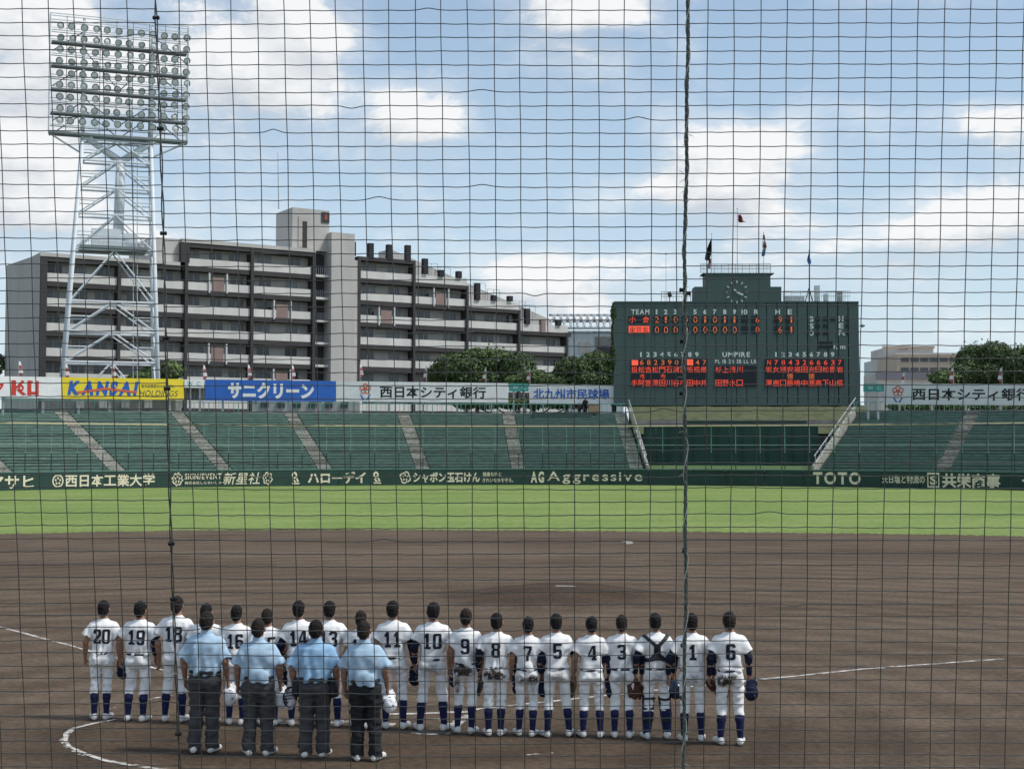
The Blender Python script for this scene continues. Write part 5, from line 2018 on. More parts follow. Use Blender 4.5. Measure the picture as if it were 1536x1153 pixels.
    if not ump:
        tors = [(.950, .145, .116, 0), (.968, .158 * g_, .128, 0), (.995, .165 * g_, .134, 0), (1.06, .162 * g_, .128, 0), (1.15, .162 * g_, .122, 0), (1.25, .176 * g_, .126, -.004),
                (1.34, .182 * g_, .125, -.008), (1.395, .160 * g_, .112, -.006), (1.435, .116, .090, 0), (1.468, .074, .072, .002), (1.482, .066, .066, .004)]
        slv, cut_ = (.064, .086), .64
    else:
        tors = [(.97, .172 * g_, .140, .0), (1.02, .182 * g_, .148, .0), (1.10, .188 * g_, .150, 0), (1.20, .192 * g_, .146, -.004), (1.31, .194 * g_, .134, -.008),
                (1.385, .170 * g_, .116, -.006), (1.43, .120, .092, 0), (1.472, .074, .073, .003), (1.488, .068, .068, .005)]
        slv, cut_ = (.066, .076), .88
    J.loft(tors, .02)
    for sgn in (-1, 1):
        s_, e_, w_ = ARM[sgn]
        e2 = e_ + np.array([sgn * .018, 0, 0])
        J.cone(s_ + np.array([-sgn * .010, 0, .000]), e2, slv[0] + .004, slv[1], .05, cut=(-.5, cut_))
    J.wrinkle(.0150 if not ump else .0190, seed, (.08, .26), 8, vert=.55 if not ump else .35, mask=lambda x, y, z: np.clip((1.48 - z) * 6, 0, 1) * np.clip(.60 + (1.2 - z) * 2.0, .42, 1.0))
    out['jersey'] = J.mesh('jersey')
    # ---------- trousers
    T = Field((-.34, -.22, .02 if ump else .34), (.34, .22, 1.06), .0085)
    pg = g_ if ump else 1.0
    T.loft([(.80, .142 * pg, .102, 0), (.87, .163 * pg, .126, -.012), (.95, .158 * pg, .120, -.006), (1.005, .150 * pg, .115, 0), (1.03, .148 * pg, .113, 0)], .03, 2.2)
    for sgn in (-1, 1):
        h_, k_, a_, fy = LEG[sgn]
        T.ell((sgn * .078, -.055, .865), (.085, .088, .095), .04)
        if ump:
            T.cone(h_ + np.array([sgn * .012, 0, -.03]), k_, .106 * pg, .082, .03)
            T.cone(k_, (a_[0], a_[1] + .015, .05), .082, .082, .03, cut=(-1, .97))
        else:
            T.cone(h_ + np.array([sgn * .004, 0, -.02]), k_ + np.array([0, 0, .03]), .089, .064, .03)
            T.cone(k_ + np.array([0, -.004, .03]), k_ + (a_ - k_) * .25 + np.array([0, -.020, 0]), .064, .067, .02, cut=(-1, 1.0))
    T.wrinkle(.0065 if not ump else .009, seed + 11, (.07, .22), 7)
    out['pants'] = T.mesh('pants')
    # ---------- belt
    Bt = Field((-.28, -.22, .94), (.28, .22, 1.07), .008)
    zb0, zb1 = (.985, 1.028) if ump else (.962, .992)
    wv = (.161 * g_, .130) if not ump else (.188 * g_, .155)
    Bt.loft([(zb0, wv[0] * .985, wv[1], 0), (zb1, wv[0] * .985, wv[1] * .99, 0)], 0)
    out['belt'] = Bt.mesh('belt')
    # ---------- socks, shoes, undersleeves
    out['sock'], out['shoe'], out['sleeve'], out['legs'] = [], [], [], LEG
    for sgn in (-1, 1):
        h_, k_, a_, fy = LEG[sgn]
        if not ump:
            Sk = Field((min(k_[0], a_[0]) - .12, -.16, .04), (max(k_[0], a_[0]) + .12, .14, .52), .0085)
            mid = (k_ + a_) / 2 + np.array([0, -.022, .055])
            Sk.cone(k_ + np.array([0, -.015, -.04]), mid, .050, .056, .02, cut=(.0, 2))
            Sk.cone(mid, a_ + np.array([0, 0, -.01]), .056, .038, .02)
            Sk.wrinkle(.002, seed + 5, (.04, .1), 5)
            out['sock'].append(Sk.mesh('sock'))
        Sh = Field((a_[0] - .12, a_[1] - .12, -.01), (a_[0] + .14, a_[1] + .27, .15), .0075)
        tip = np.array([a_[0] + sgn * toe * .16, a_[1] + .17, .038])
        heel = np.array([a_[0] - sgn * toe * .03, a_[1] - .035, .045])
        Sh.cone(heel, tip, .037, .036, .02, sq=(1.0, 1.0))
        Sh.cone(heel + np.array([0, .01, .02]), a_ + np.array([0, .01, .015]), .037, .041, .025, cut=(-1, 1.0))
        Sh.cone(heel + np.array([0, .03, .02]), tip + np.array([0, -.03, .012]), .038, .034, .02)
        Sh.carve(lambda x, y, z: .004 - z)
        out['shoe'].append(Sh.mesh('shoe'))
        s_, e_, w_ = ARM[sgn]
        U = Field((min(s_[0], w_[0]) - .1, -.16, .86), (max(s_[0], w_[0]) + .1, .18, 1.45), .0085)
        U.cone(s_ + (e_ - s_) * .4, e_, .053, .049, .03)
        U.cone(e_, w_, .050, .034, .02, cut=(-1, .96))
        U.wrinkle(.003, seed + sgn, (.04, .1), 5)
        out['sleeve'].append(U.mesh('undersleeve'))
    out['J'] = J
    out['bvh'] = BVHTree.FromPolygons([v.co[:] for v in out['jersey'].vertices], [p.vertices[:] for p in out['jersey'].polygons])
    return out


# block numerals, 9 columns x 13 rows
DIG = {
    '0': ['.#######.', '#########', '###...###', '###...###', '###...###', '###...###', '###...###', '###...###', '###...###', '###...###', '###...###', '#########', '.#######.'],
    '1': ['...###...', '..####...', '.#####...', '.#####...', '...###...', '...###...', '...###...', '...###...', '...###...', '...###...', '...###...', '.#######.', '.#######.'],
    '2': ['.#######.', '#########', '###...###', '###...###', '......###', '.....####', '....####.', '...####..', '..####...', '.####....', '####...##', '#########', '#########'],
    '3': ['.#######.', '#########', '###...###', '......###', '......###', '...#####.', '...#####.', '......###', '......###', '......###', '###...###', '#########', '.#######.'],
    '4': ['....####.', '...#####.', '...#####.', '..##.###.', '..##.###.', '.##..###.', '.##..###.', '##...###.', '#########', '#########', '.....###.', '....#####', '....#####'],
    '5': ['#########', '#########', '###......', '###......', '###......', '########.', '#########', '###...###', '......###', '......###', '###...###', '#########', '.#######.'],
    '6': ['.#######.', '#########', '###...###', '###......', '###......', '########.', '#########', '###...###', '###...###', '###...###', '###...###', '#########', '.#######.'],
    '7': ['#########', '#########', '##....###', '......###', '.....###.', '.....###.', '....###..', '....###..', '...####..', '...###...', '...###...', '...###...', '...###...'],
    '8': ['.#######.', '#########', '###...###', '###...###', '###...###', '.#######.', '.#######.', '###...###', '###...###', '###...###', '###...###', '#########', '.#######.'],
    '9': ['.#######.', '#########', '###...###', '###...###', '###...###', '###...###', '#########', '.########', '......###', '......###', '###...###', '#########', '.#######.'],
}


def number_meshes(fig, text):
    """One mesh per digit, draped onto the jersey's back."""
    h = .212
    w = .124 if len(text) == 1 else .112
    gap = .018
    tot = len(text) * w + (len(text) - 1) * gap
    res = []
    for n, ch in enumerate(text):
        x0 = -tot / 2 + n * (w + gap)
        vid, vs, fs_ = {}, [], []

        def vert(c, r):
            if (c, r) not in vid:
                x = x0 + w * c / 9
                z = 1.335 - h * r / 13
                hit = fig['bvh'].ray_cast(Vector((x, -1, z)), Vector((0, 1, 0)))
                y = hit[0].y if hit[0] else -.13
                vid[(c, r)] = len(vs)
                vs.append((x, y - .0045, z))
            return vid[(c, r)]
        for r_, line in enumerate(DIG[ch]):
            for c_, px in enumerate(line):
                if px == '#':
                    fs_.append((vert(c_, r_), vert(c_, r_ + 1), vert(c_ + 1, r_ + 1), vert(c_ + 1, r_)))
        me = bpy.data.meshes.new('number')
        me.from_pydata(vs, [], fs_)
        me.polygons.foreach_set('use_smooth', [True] * len(fs_))
        me.materials.append(M_NUM)
        res.append(me)
    return res


def part(name, me, m, parent):
    o = bpy.data.objects.new(name, me)
    COL.objects.link(o)
    if not me.materials:
        me.materials.append(m)
    o.parent = parent
    if me.materials[0] is not m:
        o.material_slots[0].link = 'OBJECT'
        o.material_slots[0].material = m
    return o


FIGS = [figure(11, fx=.088, toe=.35, girth=.95), figure(23, fx=.128, toe=.3, arm=.258), figure(37, fx=.152, toe=.4, arm=.25, bend=.03, girth=1.03), figure(41, fx=.12, toe=.2, arm=.28, bend=.02, girth=1.06, shoulder=1.05),
        figure(87, fx=.105, toe=.4, arm=.235, bend=.06, girth=.94, shoulder=.96), figure(95, fx=.122, toe=.25, arm=.29, bend=.0, girth=1.0, shoulder=1.03)]
CATCH = figure(53, fx=.14, toe=.25, arm=.275)
UMPS = [figure(61, 'umpire', fx=.105, toe=.3, arm=.245, girth=1.06, shoulder=1.06), figure(73, 'umpire', fx=.115, toe=.45, arm=.25, girth=1.12, shoulder=1.06)]


def stand_person(fig, px, head_y, foot_y, label, heading=0.0, wide=1.0, **look):
    g0 = G(px, foot_y)
    # standing height from the head's row at that distance
    top = P(px, head_y, g0.y)
    s = top.z / 1.738
    root = empty('person', Vector((g0.x, g0.y + .06, 0)), label, 'person', look.get('group'))
    root.scale = (s * wide, s * wide, s)
    root.rotation_euler = (rnd.uniform(-.012, .03), rnd.uniform(-.028, .028), heading + rnd.uniform(-.1, .1))
    part('body', fig['body'], M_SKIN, root)
    part('hair', fig['hair'], look.get('hair', M_HAIR), root)
    j = part('jersey' if not look.get('ump') else 'polo_shirt', fig['jersey'], look.get('top', M_JERSEY), root)
    part('trousers', fig['pants'], look.get('pants', PANTS['clean']), root)
    part('belt', fig['belt'], look.get('beltm', M_BELT), root)
    for k in range(2):
        if fig['sock']:
            part('sock', fig['sock'][k], M_SOCK, root)
        part('shoe', fig['shoe'][k], look.get('shoem', M_SHOE), root)
    for k, on in enumerate(look.get('sleeves', (0, 0))):
        if on:
            part('undersleeve', fig['sleeve'][k], M_NAVY, root)
    if look.get('num'):
        for me in number_meshes(fig, look['num']):
            part('number', me, M_NUM, j)
    bpy.context.view_layer.update()
    return root


PL = [  # number, column, head row, foot row, figure, sleeves (left, right), trousers, heading, width
    ('20', 148, 901, 1080, 0, (0, 0), 'clean', .10, .98), ('19', 203, 902, 1082, 3, (0, 0), 'clean', -.05, 1.04), ('18', 259, 894, 1083, 5, (1, 0), 'clean', -.12, 1.0),
    ('17', 307, 905, 1086, 0, (1, 0), 'clean', 0, 1.0), ('16', 353, 908, 1088, 4, (1, 0), 'clean', .05, .98), ('15', 402, 913, 1089, 0, (0, 0), 'clean', .05, 1.0),
    ('14', 450, 901, 1090, 1, (1, 0), 'clean', .05, 1.0), ('13', 492, 902, 1091, 5, (0, 1), 'clean', -.05, 1.0), ('12', 541, 916, 1093, 4, (0, 0), 'clean', 0, .98),
    ('11', 592, 901, 1094, 1, (0, 1), 'clean', -.06, 1.0), ('10', 648, 904, 1097, 2, (1, 0), 'light', .04, 1.05), ('9', 697, 913, 1101, 4, (0, 0), 'leftleg', .05, .98),
    ('8', 741, 920, 1104, 0, (1, 1), 'seat', 0, 1.02), ('7', 789, 925, 1105, 4, (0, 1), 'right', -.03, .98), ('5', 838, 921, 1106, 2, (1, 1), 'light', .03, 1.0),
    ('4', 888, 925, 1107, 1, (0, 1), 'clean', .06, 1.0), ('3', 934, 923, 1107, 3, (1, 1), 'light', -.04, .98), ('1', 1039, 920, 1113, 5, (1, 1), 'light', .05, 1.0),
    ('6', 1097, 918, 1118, 1, (1, 1), 'pocket', .08, 1.02)]
PEOPLE = {}
ntall = {'20': 'leftmost in the line', '6': 'rightmost in the line', '17': 'mostly hidden behind the leftmost umpire', '15': 'half hidden behind the second umpire',
         '13': 'just right of the third umpire\'s head', '12': 'half hidden behind the rightmost umpire'}
NLAB = {'19': 'bare-armed player in white second from the left, back number nineteen', '18': 'tall player in white behind the thin left seam, back number eighteen', '16': 'player in white between the two left umpires, back number sixteen',
        '14': 'player in white between the second and third umpires, back number fourteen', '11': 'player in white just right of the rightmost umpire, back number eleven', '10': 'broad player in white with feet apart, back number ten',
        '9': 'player with soil-stained left hip and leg, back number nine', '8': 'player with dark soil across the trouser seat, back number eight', '7': 'short player with soiled right hip, back number seven',
        '5': 'player in white with navy undersleeves, wide stance, back number five', '4': 'player in clean white between numbers five and three, back number four',
        '3': 'player in white left of the catcher, back number three', '1': 'player in white behind the thick rope, back number one'}
for (nu, px, hy_, fy_, fg, sl, pn, hd_, wd) in PL:
    lb = NLAB.get(nu)
    if nu in ntall:
        lb = 'white-uniformed player number %s, %s' % (nu, ntall[nu])
    PEOPLE[nu] = stand_person(FIGS[fg], px, hy_, fy_, lb, hd_ * .6, wd, num=nu, sleeves=sl, pants=PANTS[pn], group='players lined up at home plate',
                              hair=M_HAIR if int(nu) % 3 else M_HAIR2), FIGS[fg]


def region(fig, key, grow, fn, name, h=None):
    """A shell piece lying on a garment: the garment's field grown outwards and cut to a region."""
    src = fig[key]
    f = Field(src.lo, src.lo + (src.n - 1) * src.h, src.h)
    f.F = (src.F - grow).astype(np.float32)
    f.carve(fn)
    return f.mesh(name)


# the catcher with harness and leg guards
ct = stand_person(CATCH, 987, 920, 1109, 'catcher in white with black back harness and navy leg guards', .0, 1.0, sleeves=(1, 1), pants=PANTS['light'], group='players lined up at home plate')
PEOPLE['2'] = (ct, CATCH)
def strap(x, z):
    ax_ = np.abs(x)
    arms = np.maximum(np.abs(ax_ - np.clip((z - 1.29) * 1.15, .0, .2)) - .038, 1.28 - z)
    spine = np.maximum(ax_ - .048 - np.clip(1.19 - z, 0, .1) * 1.1, np.abs(z - 1.215) - .115)
    side = np.maximum(np.maximum(ax_ - .21, .05 - ax_), np.abs(z - 1.115 + .22 * (ax_ - .08)) - .026)
    return np.minimum(arms, np.minimum(spine, side))


hm = region(CATCH, 'J', .014, lambda x, y, z: np.maximum(strap(x, z) + 0 * y, y - .06), 'harness')
part('harness', hm, M_GEAR, ct)
for sgn in (-1, 1):
    h_, k_, a_, fy = CATCH['legs'][sgn]
    g1 = Field((min(k_[0], a_[0]) - .16, -.2, .03), (max(k_[0], a_[0]) + .16, .2, .66), .009)
    mid = (k_ + a_) / 2 + np.array([0, -.005, .05])
    g1.cone(k_ + np.array([0, .02, .06]), mid, .088, .080, .02)
    g1.cone(mid, a_ + np.array([0, .01, .03]), .080, .062, .02)
    g1.carve(lambda x, y, z: -.012 - y + .0 * x)
    gm = g1.mesh('leg_guard')
    part('leg_guard', gm, M_GUARD, ct)
    for z0 in (.56, .42, .27):
        s1_ = Field((min(k_[0], a_[0]) - .18, -.2, z0 - .08), (max(k_[0], a_[0]) + .18, .2, z0 + .08), .0075)
        t = (z0 - a_[2]) / (k_[2] - a_[2])
        c_ = a_ + (k_ - a_) * min(t, 1.15)
        s1_.cone((c_[0], c_[1] - .01, z0 - .06), (c_[0], c_[1] - .01, z0 + .06), .079 + .012 * (z0 > .5), .079 + .018 * (z0 > .5), 0)
        s1_.carve(lambda x, y, z: np.abs(z - z0 - .12 * (y - c_[1]) * sgn) - .014)
        part('guard_strap', s1_.mesh('guard_strap'), M_GEAR, ct)

UM = []
for i, (px, hy_, fy_, fg, lab) in enumerate([(303, 917, 1130, 0, 'umpire in light blue polo and charcoal trousers, leftmost of the four'), (386, 928, 1134, 1, 'umpire in light blue polo, second from the left'),
                                             (470, 930, 1137, 0, 'plate umpire in blue polo with dark ball bags at his belt'), (549, 931, 1142, 1, 'umpire in pale blue polo and black trousers, rightmost of the four')]):
    u = stand_person(UMPS[fg], px, hy_, fy_, lab, (.04, -.05, .02, -.04)[i], (1.0, 1.02, 1.06, 1.0)[i], ump=True, top=M_POLO if i != 2 else M_POLO2, pants=M_SLACK if i != 3 else M_BLACKCLOTH, beltm=M_GEAR, hair=M_HAIR2 if i != 2 else M_HAIR, group='umpires standing in front of the players')
    col_ = Field((-.12, -.12, 1.42), (.12, .12, 1.56), .007)
    col_.cone((0, .004, 1.46), (0, .006, 1.53), .080, .066, 0, cut=(0.0, .75))
    part('collar', col_.mesh('collar'), M_POLO if i != 2 else M_POLO2, u)
    UM.append((u, UMPS[fg]))
# plate umpire's ball bags
for sgn in (-1, 1):
    bg_ = Field((sgn * .22 - .16, -.16, .74), (sgn * .22 + .16, .2, 1.04), .008)
    bg_.cone((sgn * .205, .0, .98), (sgn * .222, .0, .84), .070, .082, .0, sq=(.75, 1.15))
    bg_.carve(lambda x, y, z: z - 1.0)
    bg_.wrinkle(.004, 5 + sgn, (.05, .12), 5)
    part('ball_bag', bg_.mesh('ball_bag'), M_GEAR, UM[2][0])


# ---------------------------------------------------------------- things in their hands
def cap_mesh():
    c = Field((-.13, -.13, -.08), (.13, .24, .16), .007)
    c.ell((0, 0, 0), (.092, .108, .098), 0)
    c.carve(lambda x, y, z: -.012 - z)
    inner = ((lambda x, y, z: -(np.sqrt((x / .083) ** 2 + (y / .099) ** 2 + (z / .089) ** 2) - 1) * .083))
    c.carve(inner)
    b_ = Field(c.lo, c.lo + (c.n - 1) * c.h, c.h)
    b_.ell((0, .085, -.006), (.086, .098, .016), 0)
    b_.carve(lambda x, y, z: .072 - y - .0 * z)
    c.F = np.minimum(c.F, b_.F)
    c.wrinkle(.002, 3, (.04, .1), 4)
    return c.mesh('cap')


def glove_mesh():
    c = Field((-.16, -.10, -.20), (.16, .12, .16), .008)
    c.ell((0, 0, 0), (.085, .045, .095), .02)
    for k, (x, z, l) in enumerate(((-.062, -.05, .115), (-.022, -.07, .12), (.020, -.07, .115), (.058, -.05, .10))):
        c.cone((x, 0, z), (x * 1.25, .022, z - l), .027, .022, .012)
    c.cone((.07, .01, .02), (.125, .03, -.075), .032, .024, .02)
    c.ell((.095, .03, -.075), (.035, .012, .05), .012)
    c.cone((0, 0, .06), (0, 0, .11), .062, .055, .02, sq=(1, .7))
    c.carve(lambda x, y, z: -(np.sqrt((x / .06) ** 2 + ((y - .055) / .04) ** 2 + ((z + .02) / .075) ** 2) - 1) * .04)
    c.wrinkle(.003, 8, (.03, .08), 5)
    return c.mesh('glove')


def helmet_mesh():
    c = Field((-.15, -.16, -.12), (.15, .22, .18), .0075)
    c.ell((0, 0, 0), (.115, .132, .125), 0)
    c.carve(lambda x, y, z: -.055 - z)
    c.carve(lambda x, y, z: -(np.sqrt((x / .10) ** 2 + (y / .117) ** 2 + (z / .112) ** 2) - 1) * .1)
    b_ = Field(c.lo, c.lo + (c.n - 1) * c.h, c.h)
    b_.ell((0, .12, -.01), (.08, .075, .014), 0)
    b_.carve(lambda x, y, z: .10 - y + 0 * z)
    c.F = np.minimum(c.F, b_.F)
    return c.mesh('helmet')


ME_CAP, ME_GLOVE, ME_HELM = cap_mesh(), glove_mesh(), helmet_mesh()


def hold(name, me, m, who, side, label, cat, rot, off=(0, 0, -.05), scale=1.0, group=None):
    root, fig = PEOPLE[who] if isinstance(who, str) else UM[who]
    w = root.matrix_world @ fig['hand%d' % side]
    o = bpy.data.objects.new(name, me)
    COL.objects.link(o)
    if not me.materials:
        me.materials.append(m)
    if me.materials[0] is not m:
        o.material_slots[0].link = 'OBJECT'
        o.material_slots[0].material = m
    o.location = w + Vector(off)
    o.rotation_euler = rot
    o.scale = (scale,) * 3
    return tag(o, label, cat, group)


DOWN = (R(100), 0, R(75))
capg = 'navy caps held in the players\' hands'
for nu, sd, wh in (('20', 1, 'held low by the leftmost player'), ('15', 1, 'behind the second umpire\'s right arm'), ('11', 1, 'hanging between players eleven and ten'),
                   ('10', 1, 'hanging between players ten and nine'), ('8', 1, 'beside the soil-stained player eight'), ('7', 1, 'beside the short player seven'),
                   ('4', 1, 'hanging between players four and three'), ('6', 1, 'held low by the rightmost player')):
    cap = hold('navy_hat', ME_CAP, M_CAPN, nu, sd, 'navy baseball cap ' + wh, 'cap', (R(84) + rnd.uniform(-.2, .2), 0, R(42) + rnd.uniform(-.3, .3)), (.035, -.03, -.10), 1.05, capg)
hold('catcher_helmet', ME_HELM, M_HELM, '2', 1, 'navy catcher\'s helmet held in the catcher\'s right hand', 'helmet', (R(80), 0, R(40)), (.05, -.03, -.12), .95)
hold('baseball_glove', ME_GLOVE, M_LEATH3, '9', 1, 'dark leather glove in the right hand of player number 9', 'glove', (R(5), R(8), R(80)), (.01, 0, -.08), 1.0, 'leather gloves')
hold('baseball_glove', ME_GLOVE, M_LEATH2, '5', 1, 'tan leather glove in the right hand of player number 5', 'glove', (R(5), R(-8), R(70)), (.01, 0, -.07), .95, 'leather gloves')
hold('catcher_mitt', ME_GLOVE, M_LEATH, '2', -1, 'round brown mitt in the catcher\'s left hand', 'mitt', (R(0), R(30), R(200)), (-.03, -.02, -.03), 1.1, 'leather gloves')
hold('baseball_glove', ME_GLOVE, M_LEATH, '1', 1, 'big reddish brown glove between players number 1 and 6', 'glove', (R(10), R(-60), R(10)), (.06, -.03, -.03), 1.15, 'leather gloves')
for i, wh in ((0, 'in the right hand of the leftmost umpire'), (1, 'in the right hand of the second umpire'), (3, 'in the right hand of the rightmost umpire')):
    hold('white_hat', ME_CAP, M_CAPW, i, 1, 'white cap ' + wh, 'cap', (R(82), 0, R(32)), (.04, -.035, -.105), 1.02, 'white umpire caps')
hold('white_hat', ME_CAP, M_CAPW, 2, -1, 'white cap behind the mask in the plate umpire\'s left hand', 'cap', (R(82), 0, R(-25)), (-.09, .05, -.10), 1.02, 'white umpire caps')
# face mask of bars
u3, f3 = UM[2]
hw = u3.matrix_world @ f3['hand-1']
mk = empty('face_mask', hw + Vector((-.09, -.02, -.03)), 'black barred umpire mask held at the plate umpire\'s left side', 'mask')
rim = []
for k in range(17):
    a = 2 * math.pi * k / 16
    rim.append(mk.location + Vector((.075 * math.cos(a) + .02, .05 * math.cos(a), .125 * math.sin(a))))
MB().tube(rim, .014, 6, False).build('rim', M_GEAR, mk, True)
for z in (-.06, -.02, .02, .06):
    hx = .075 * math.sqrt(max(0, 1 - (z / .125) ** 2))
    pts = [mk.location + Vector((t * hx + .02 - .05 * (1 - t * t), t * .05 - .05 * (1 - t * t), z)) for t in (-1, -.5, 0, .5, 1)]
    MB().tube(pts, .007, 5).build('bar', M_GEAR, mk, True)
MB().tube([mk.location + Vector((.02 - .05 * (1 - t * t), -.05 * (1 - t * t), .125 * t)) for t in (-1, -.5, 0, .5, 1)], .007, 5).build('bar', M_GEAR, mk, True)

# ---------------------------------------------------------------- camera crew on the top of the left stand
pf = P(846, 632, dep(846) - 4.5)
crew = empty('camera_platform', Vector((pf.x, pf.y, ZTOP - 1)), 'dark grey camera platform at the top right end of the left stand', 'platform')
a, b_ = P(801, 632, pf.y), P(889, 619, pf.y)
MB().box(((a.x + b_.x) / 2, pf.y + 1.2, (a.z + b_.z) / 2 - .6), (b_.x - a.x, 2.4, b_.z - a.z + 1.2)).build('deck', mat('platform_board', srgb(66, 82, 80), .8, .15, .8), crew)
bx = empty('cardboard_box', P(892, 612, pf.y + .8), 'brown box on the camera platform beside the standing camera operator', 'box')
c = P(891, 613, pf.y + .8)
MB().box(c, (1.3, .8, .95)).build('carton', mat('cardboard', srgb(150, 128, 104), .9, .15, 2), bx)
MB().box(c + Vector((0, 0, .49)), (1.34, .84, .03)).build('lid', M_LEATH2, bx)


def far_person(px, head, foot, label, extra):
    d = pf.y + 1.0
    t, f = P(px, head, d), P(px, foot, d)
    root = empty('person', f, label, 'person')
    s = (t.z - f.z) / 1.74
    root.scale = (s * 1.1, s * 1.1, s)
    root.rotation_euler = (0, 0, extra)
    fg = UMPS[0]
    for nm, me, m in (('body', fg['body'], M_SKIN), ('hair', fg['hair'], M_HAIR), ('shirt', fg['jersey'], M_BLACKCLOTH), ('trousers', fg['pants'], M_BLACKCLOTH), ('shoe', fg['shoe'][0], M_GEAR), ('shoe', fg['shoe'][1], M_GEAR)):
        part(nm, me, m, root)
    return root


far_person(878, 596, 619, 'tiny person in black standing on the camera platform below the stadium name board', R(160))
far_person(869, 604, 625, 'tiny dark-clothed person standing lower at the camera platform\'s left', R(200))
cm = empty('video_camera', P(875, 619, pf.y + .2), 'small black video camera on a tripod on the camera platform', 'camera')
q = P(874.5, 606, pf.y + .2)
MB().box(q, (.3, .6, .3)).build('camera_body', M_GEAR, cm)
MB().lathe(q + Vector((0, -.3, 0)), (0, -1, 0), [(0, .08), (.2, .09), (.22, .12)], 10).build('lens', M_GEAR, cm)
for dx, dy in ((-.4, -.2), (.4, -.2), (0, .4)):
    MB().tube([q + Vector((0, 0, -.15)), Vector((q.x + dx, q.y + dy, P(875, 619, pf.y + .2).z))], .03, 5).build('tripod_leg', M_GEAR, cm)

# ================================================================== BACKSTOP NET
M_CORD = mat('net_cord_dark_green', (.055, .055, .048), .35, .2, 60, spec=.7)
M_ROPE = mat('seam_rope_green', (.11, .125, .11), .7, .45, 45, bump=.5, bscale=160)
M_ROPE2 = mat('lashing_twine_pale', (.40, .40, .37), .8, .3, 60)
M_CLIP = mat('black_clip', (.014, .014, .015), .5, .1, 20)
fwd = Vector((0, math.cos(PITCH), math.sin(PITCH)))
upv = Vector((0, -math.sin(PITCH), math.cos(PITCH)))
nrn = random.Random(5)


def NP(px, py, dz=0.0):
    """Point of the hanging net seen at (px at the picture's top, py); it leans, so its foot is farther away."""
    k = py / H0
    zc = 2.65 + .15 * k + dz
    x = px + .05 * k * (950 - px)
    return Vector((0, 0, CAMZ)) + (fwd + Vector((1, 0, 0)) * ((x - W0 / 2) / FPX) - upv * ((py - H0 / 2) / FPX)) * zc


SEAM_L, SEAM_R = 233.0, 1030.0
YT, YB = -420, 1560


def cord(fn, t0, t1, n, name, root, r=.00096):
    mb = MB()
    mb.tube([fn(t0 + (t1 - t0) * i / n) for i in range(n + 1)], r, 5, False)
    return mb.build(name, M_CORD, root, True)


panels = [('left net panel of dark cords, beside the thin laced seam', -1360, SEAM_L, 11.5, 39.6, 31.5 - 39.6 * 35), ('wide middle net panel of dark cords between the two seams', SEAM_L, SEAM_R, 15.0, 39.4, 267.5), ('right net panel of dark cords, right of the thick rope', SEAM_R, 2950, 13.5, 39.5, 1062.0)]
for lab, xa, xb, y0, step, vx in panels:
    net = empty('net_panel', NP((xa + xb) / 2, YB), lab, 'net', 'panels of the backstop net')
    x = vx
    vcols = []
    while x < xb - 6:
        if x > xa + 6:
            vcols.append(x)
        x += step
    for x in vcols:
        ph, am = nrn.uniform(0, 6), nrn.uniform(.3, 1.0)
        cord(lambda py: NP(x + am * math.sin(py * .006 + ph) + .5 * math.sin(py * .031 + ph * 2), py), YT, YB, 80, 'vertical_cord', net)
    y = y0 - 20.4 * 21
    while y < YB:
        sp_ = 20.5 - 1.9 * max(0, y) / H0
        ph, am, tilt = nrn.uniform(0, 6), nrn.uniform(.1, .6), nrn.uniform(-1.0, 1.0)
        lumps = [(nrn.uniform(xa, xb), nrn.choice((-5.5, -4, -6, 3.5)), nrn.uniform(10, 17)) for _ in range(nrn.choice((0, 0, 0, 0, 1)))]
        lumps = [(min([v + 19.7 for v in vcols], key=lambda q: abs(q - l[0])), l[1], l[2]) for l in lumps]
        yy = y

        def hor(px):
            k = (px - xa) / (xb - xa)
            b = 0
            for c, a_, w_ in lumps:
                b += a_ * math.exp(-((px - c) / w_) ** 2)
            # slight sag between the vertical cords
            ss = .3 * math.cos((px - vx) / step * 2 * math.pi)
            sag = 5.5 * (1 - (2 * k - 1) ** 2) * (yy / H0 - .35) * (.8 if xb - xa > 600 else .4)
            return NP(px, yy + am * math.sin(px * .011 + ph) + .25 * math.sin(px * .05 + ph) + tilt * (2 * k - 1) + b - ss + sag, -.0012)
        cord(hor, xa, xb, int((xb - xa) / 6.6), 'horizontal_cord', net)
        y += sp_

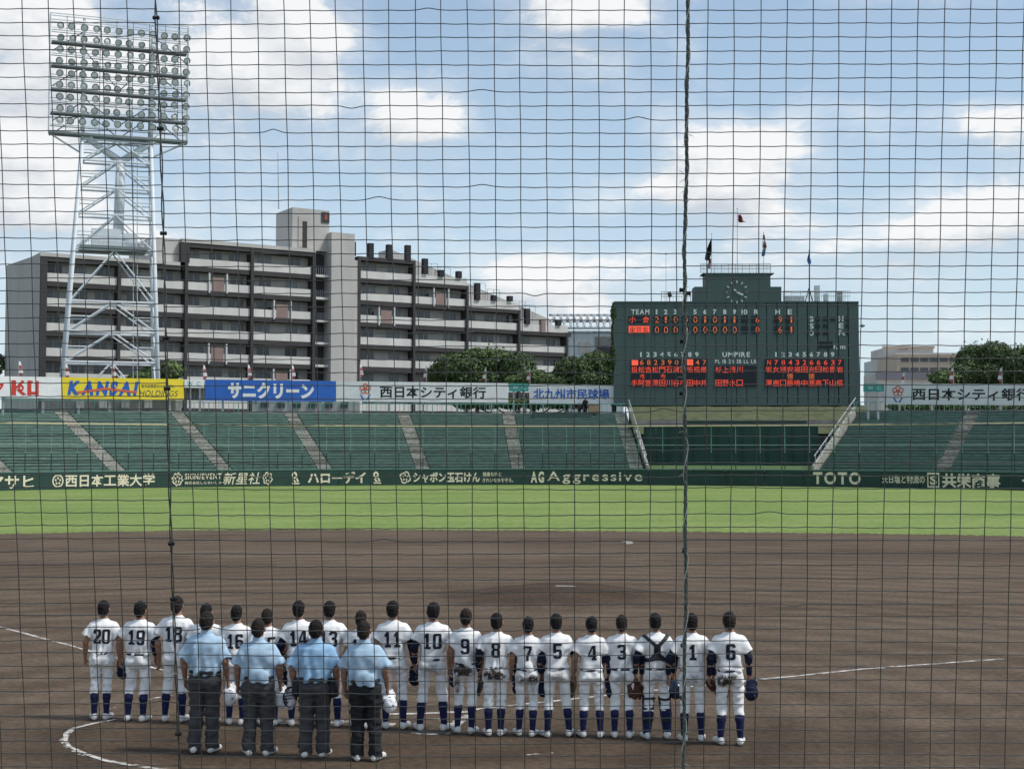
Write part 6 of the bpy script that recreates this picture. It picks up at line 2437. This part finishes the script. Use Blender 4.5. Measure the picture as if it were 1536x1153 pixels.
# thin laced seam on the left, with clips
ls = empty('laced_seam', NP(SEAM_L, YB), 'thin twisted seam cord with black clips at the left', 'cord')
for k in range(2):
    cord(lambda py: NP(SEAM_L + 1.6 * math.sin(py * .045 + k * math.pi) + 1.5 * math.sin(py * .006), py, -.004 + .002 * math.cos(py * .045 + k * math.pi)), YT, YB, 240, 'strand', ls, .0014)


def clip(root, px, py, w=10, h=5):
    c = NP(px, py, -.006)
    sx, sz = w / FPX * 2.7, h / FPX * 2.7
    mb = MB().lathe(c - Vector((sx / 2, 0, 0)), (1, 0, 0), [(0, sz * .35), (0.001, sz * .62), (sx * .3, sz * .62), (sx * .32, sz * .45), (sx * .68, sz * .45), (sx * .7, sz * .62), (sx - .001, sz * .62), (sx, sz * .35)], 8)
    mb.build('clip', M_CLIP, root, True)


for y in (27, 193, 350, 507, 583, 815, 898, 1100):
    clip(ls, SEAM_L + 1.5 * math.sin(y * .006), y)
# thick rope on the right with pale lashing
rp = empty('support_rope', NP(SEAM_R, YB), 'thick frayed green rope hanging vertically right of the middle', 'rope')
wob = lambda py: SEAM_R + 1.6 * math.sin(py * .008 + 1) + .8 * math.sin(py * .03)
for k in range(3):
    mb = MB()
    n = 420
    pts = []
    for i in range(n + 1):
        py = YT + (YB - YT) * i / n
        a = py * .16 + k * 2 * math.pi / 3
        pts.append(NP(wob(py) + 1.25 * math.cos(a), py, -.012 + .0016 * math.sin(a)))
    mb.tube(pts, .0023, 6, False)
    mb.build('strand', M_ROPE, rp, True)
lash = MB()
pts = []
for i in range(700):
    py = YT + (YB - YT) * i / 699
    a = py * .075
    pts.append(NP(wob(py) + 3.4 * math.cos(a), py, -.012 - .006 * math.sin(a)))
lash.tube(pts, .0010, 5, False).build('lashing', M_ROPE2, rp, True)
for i in range(26):
    py = nrn.uniform(-20, 1170)
    sg = nrn.choice((-1, 1))
    a, b_ = NP(wob(py) + 3 * sg, py, -.013), NP(wob(py) + sg * nrn.uniform(6, 12), py + nrn.uniform(-6, 8), -.014)
    MB().tube([a, (a + b_) / 2 + Vector((0, 0, .001)), b_], [.0008, .0006, .0003], 4, False).build('frayed_fibre', M_ROPE2, rp)
for y, dx in ((435, -5), (440, 5), (512, -4), (590, -4), (825, -2), (967, -3), (1046, -3)):
    clip(rp, wob(y) + dx, y, 7, 6)
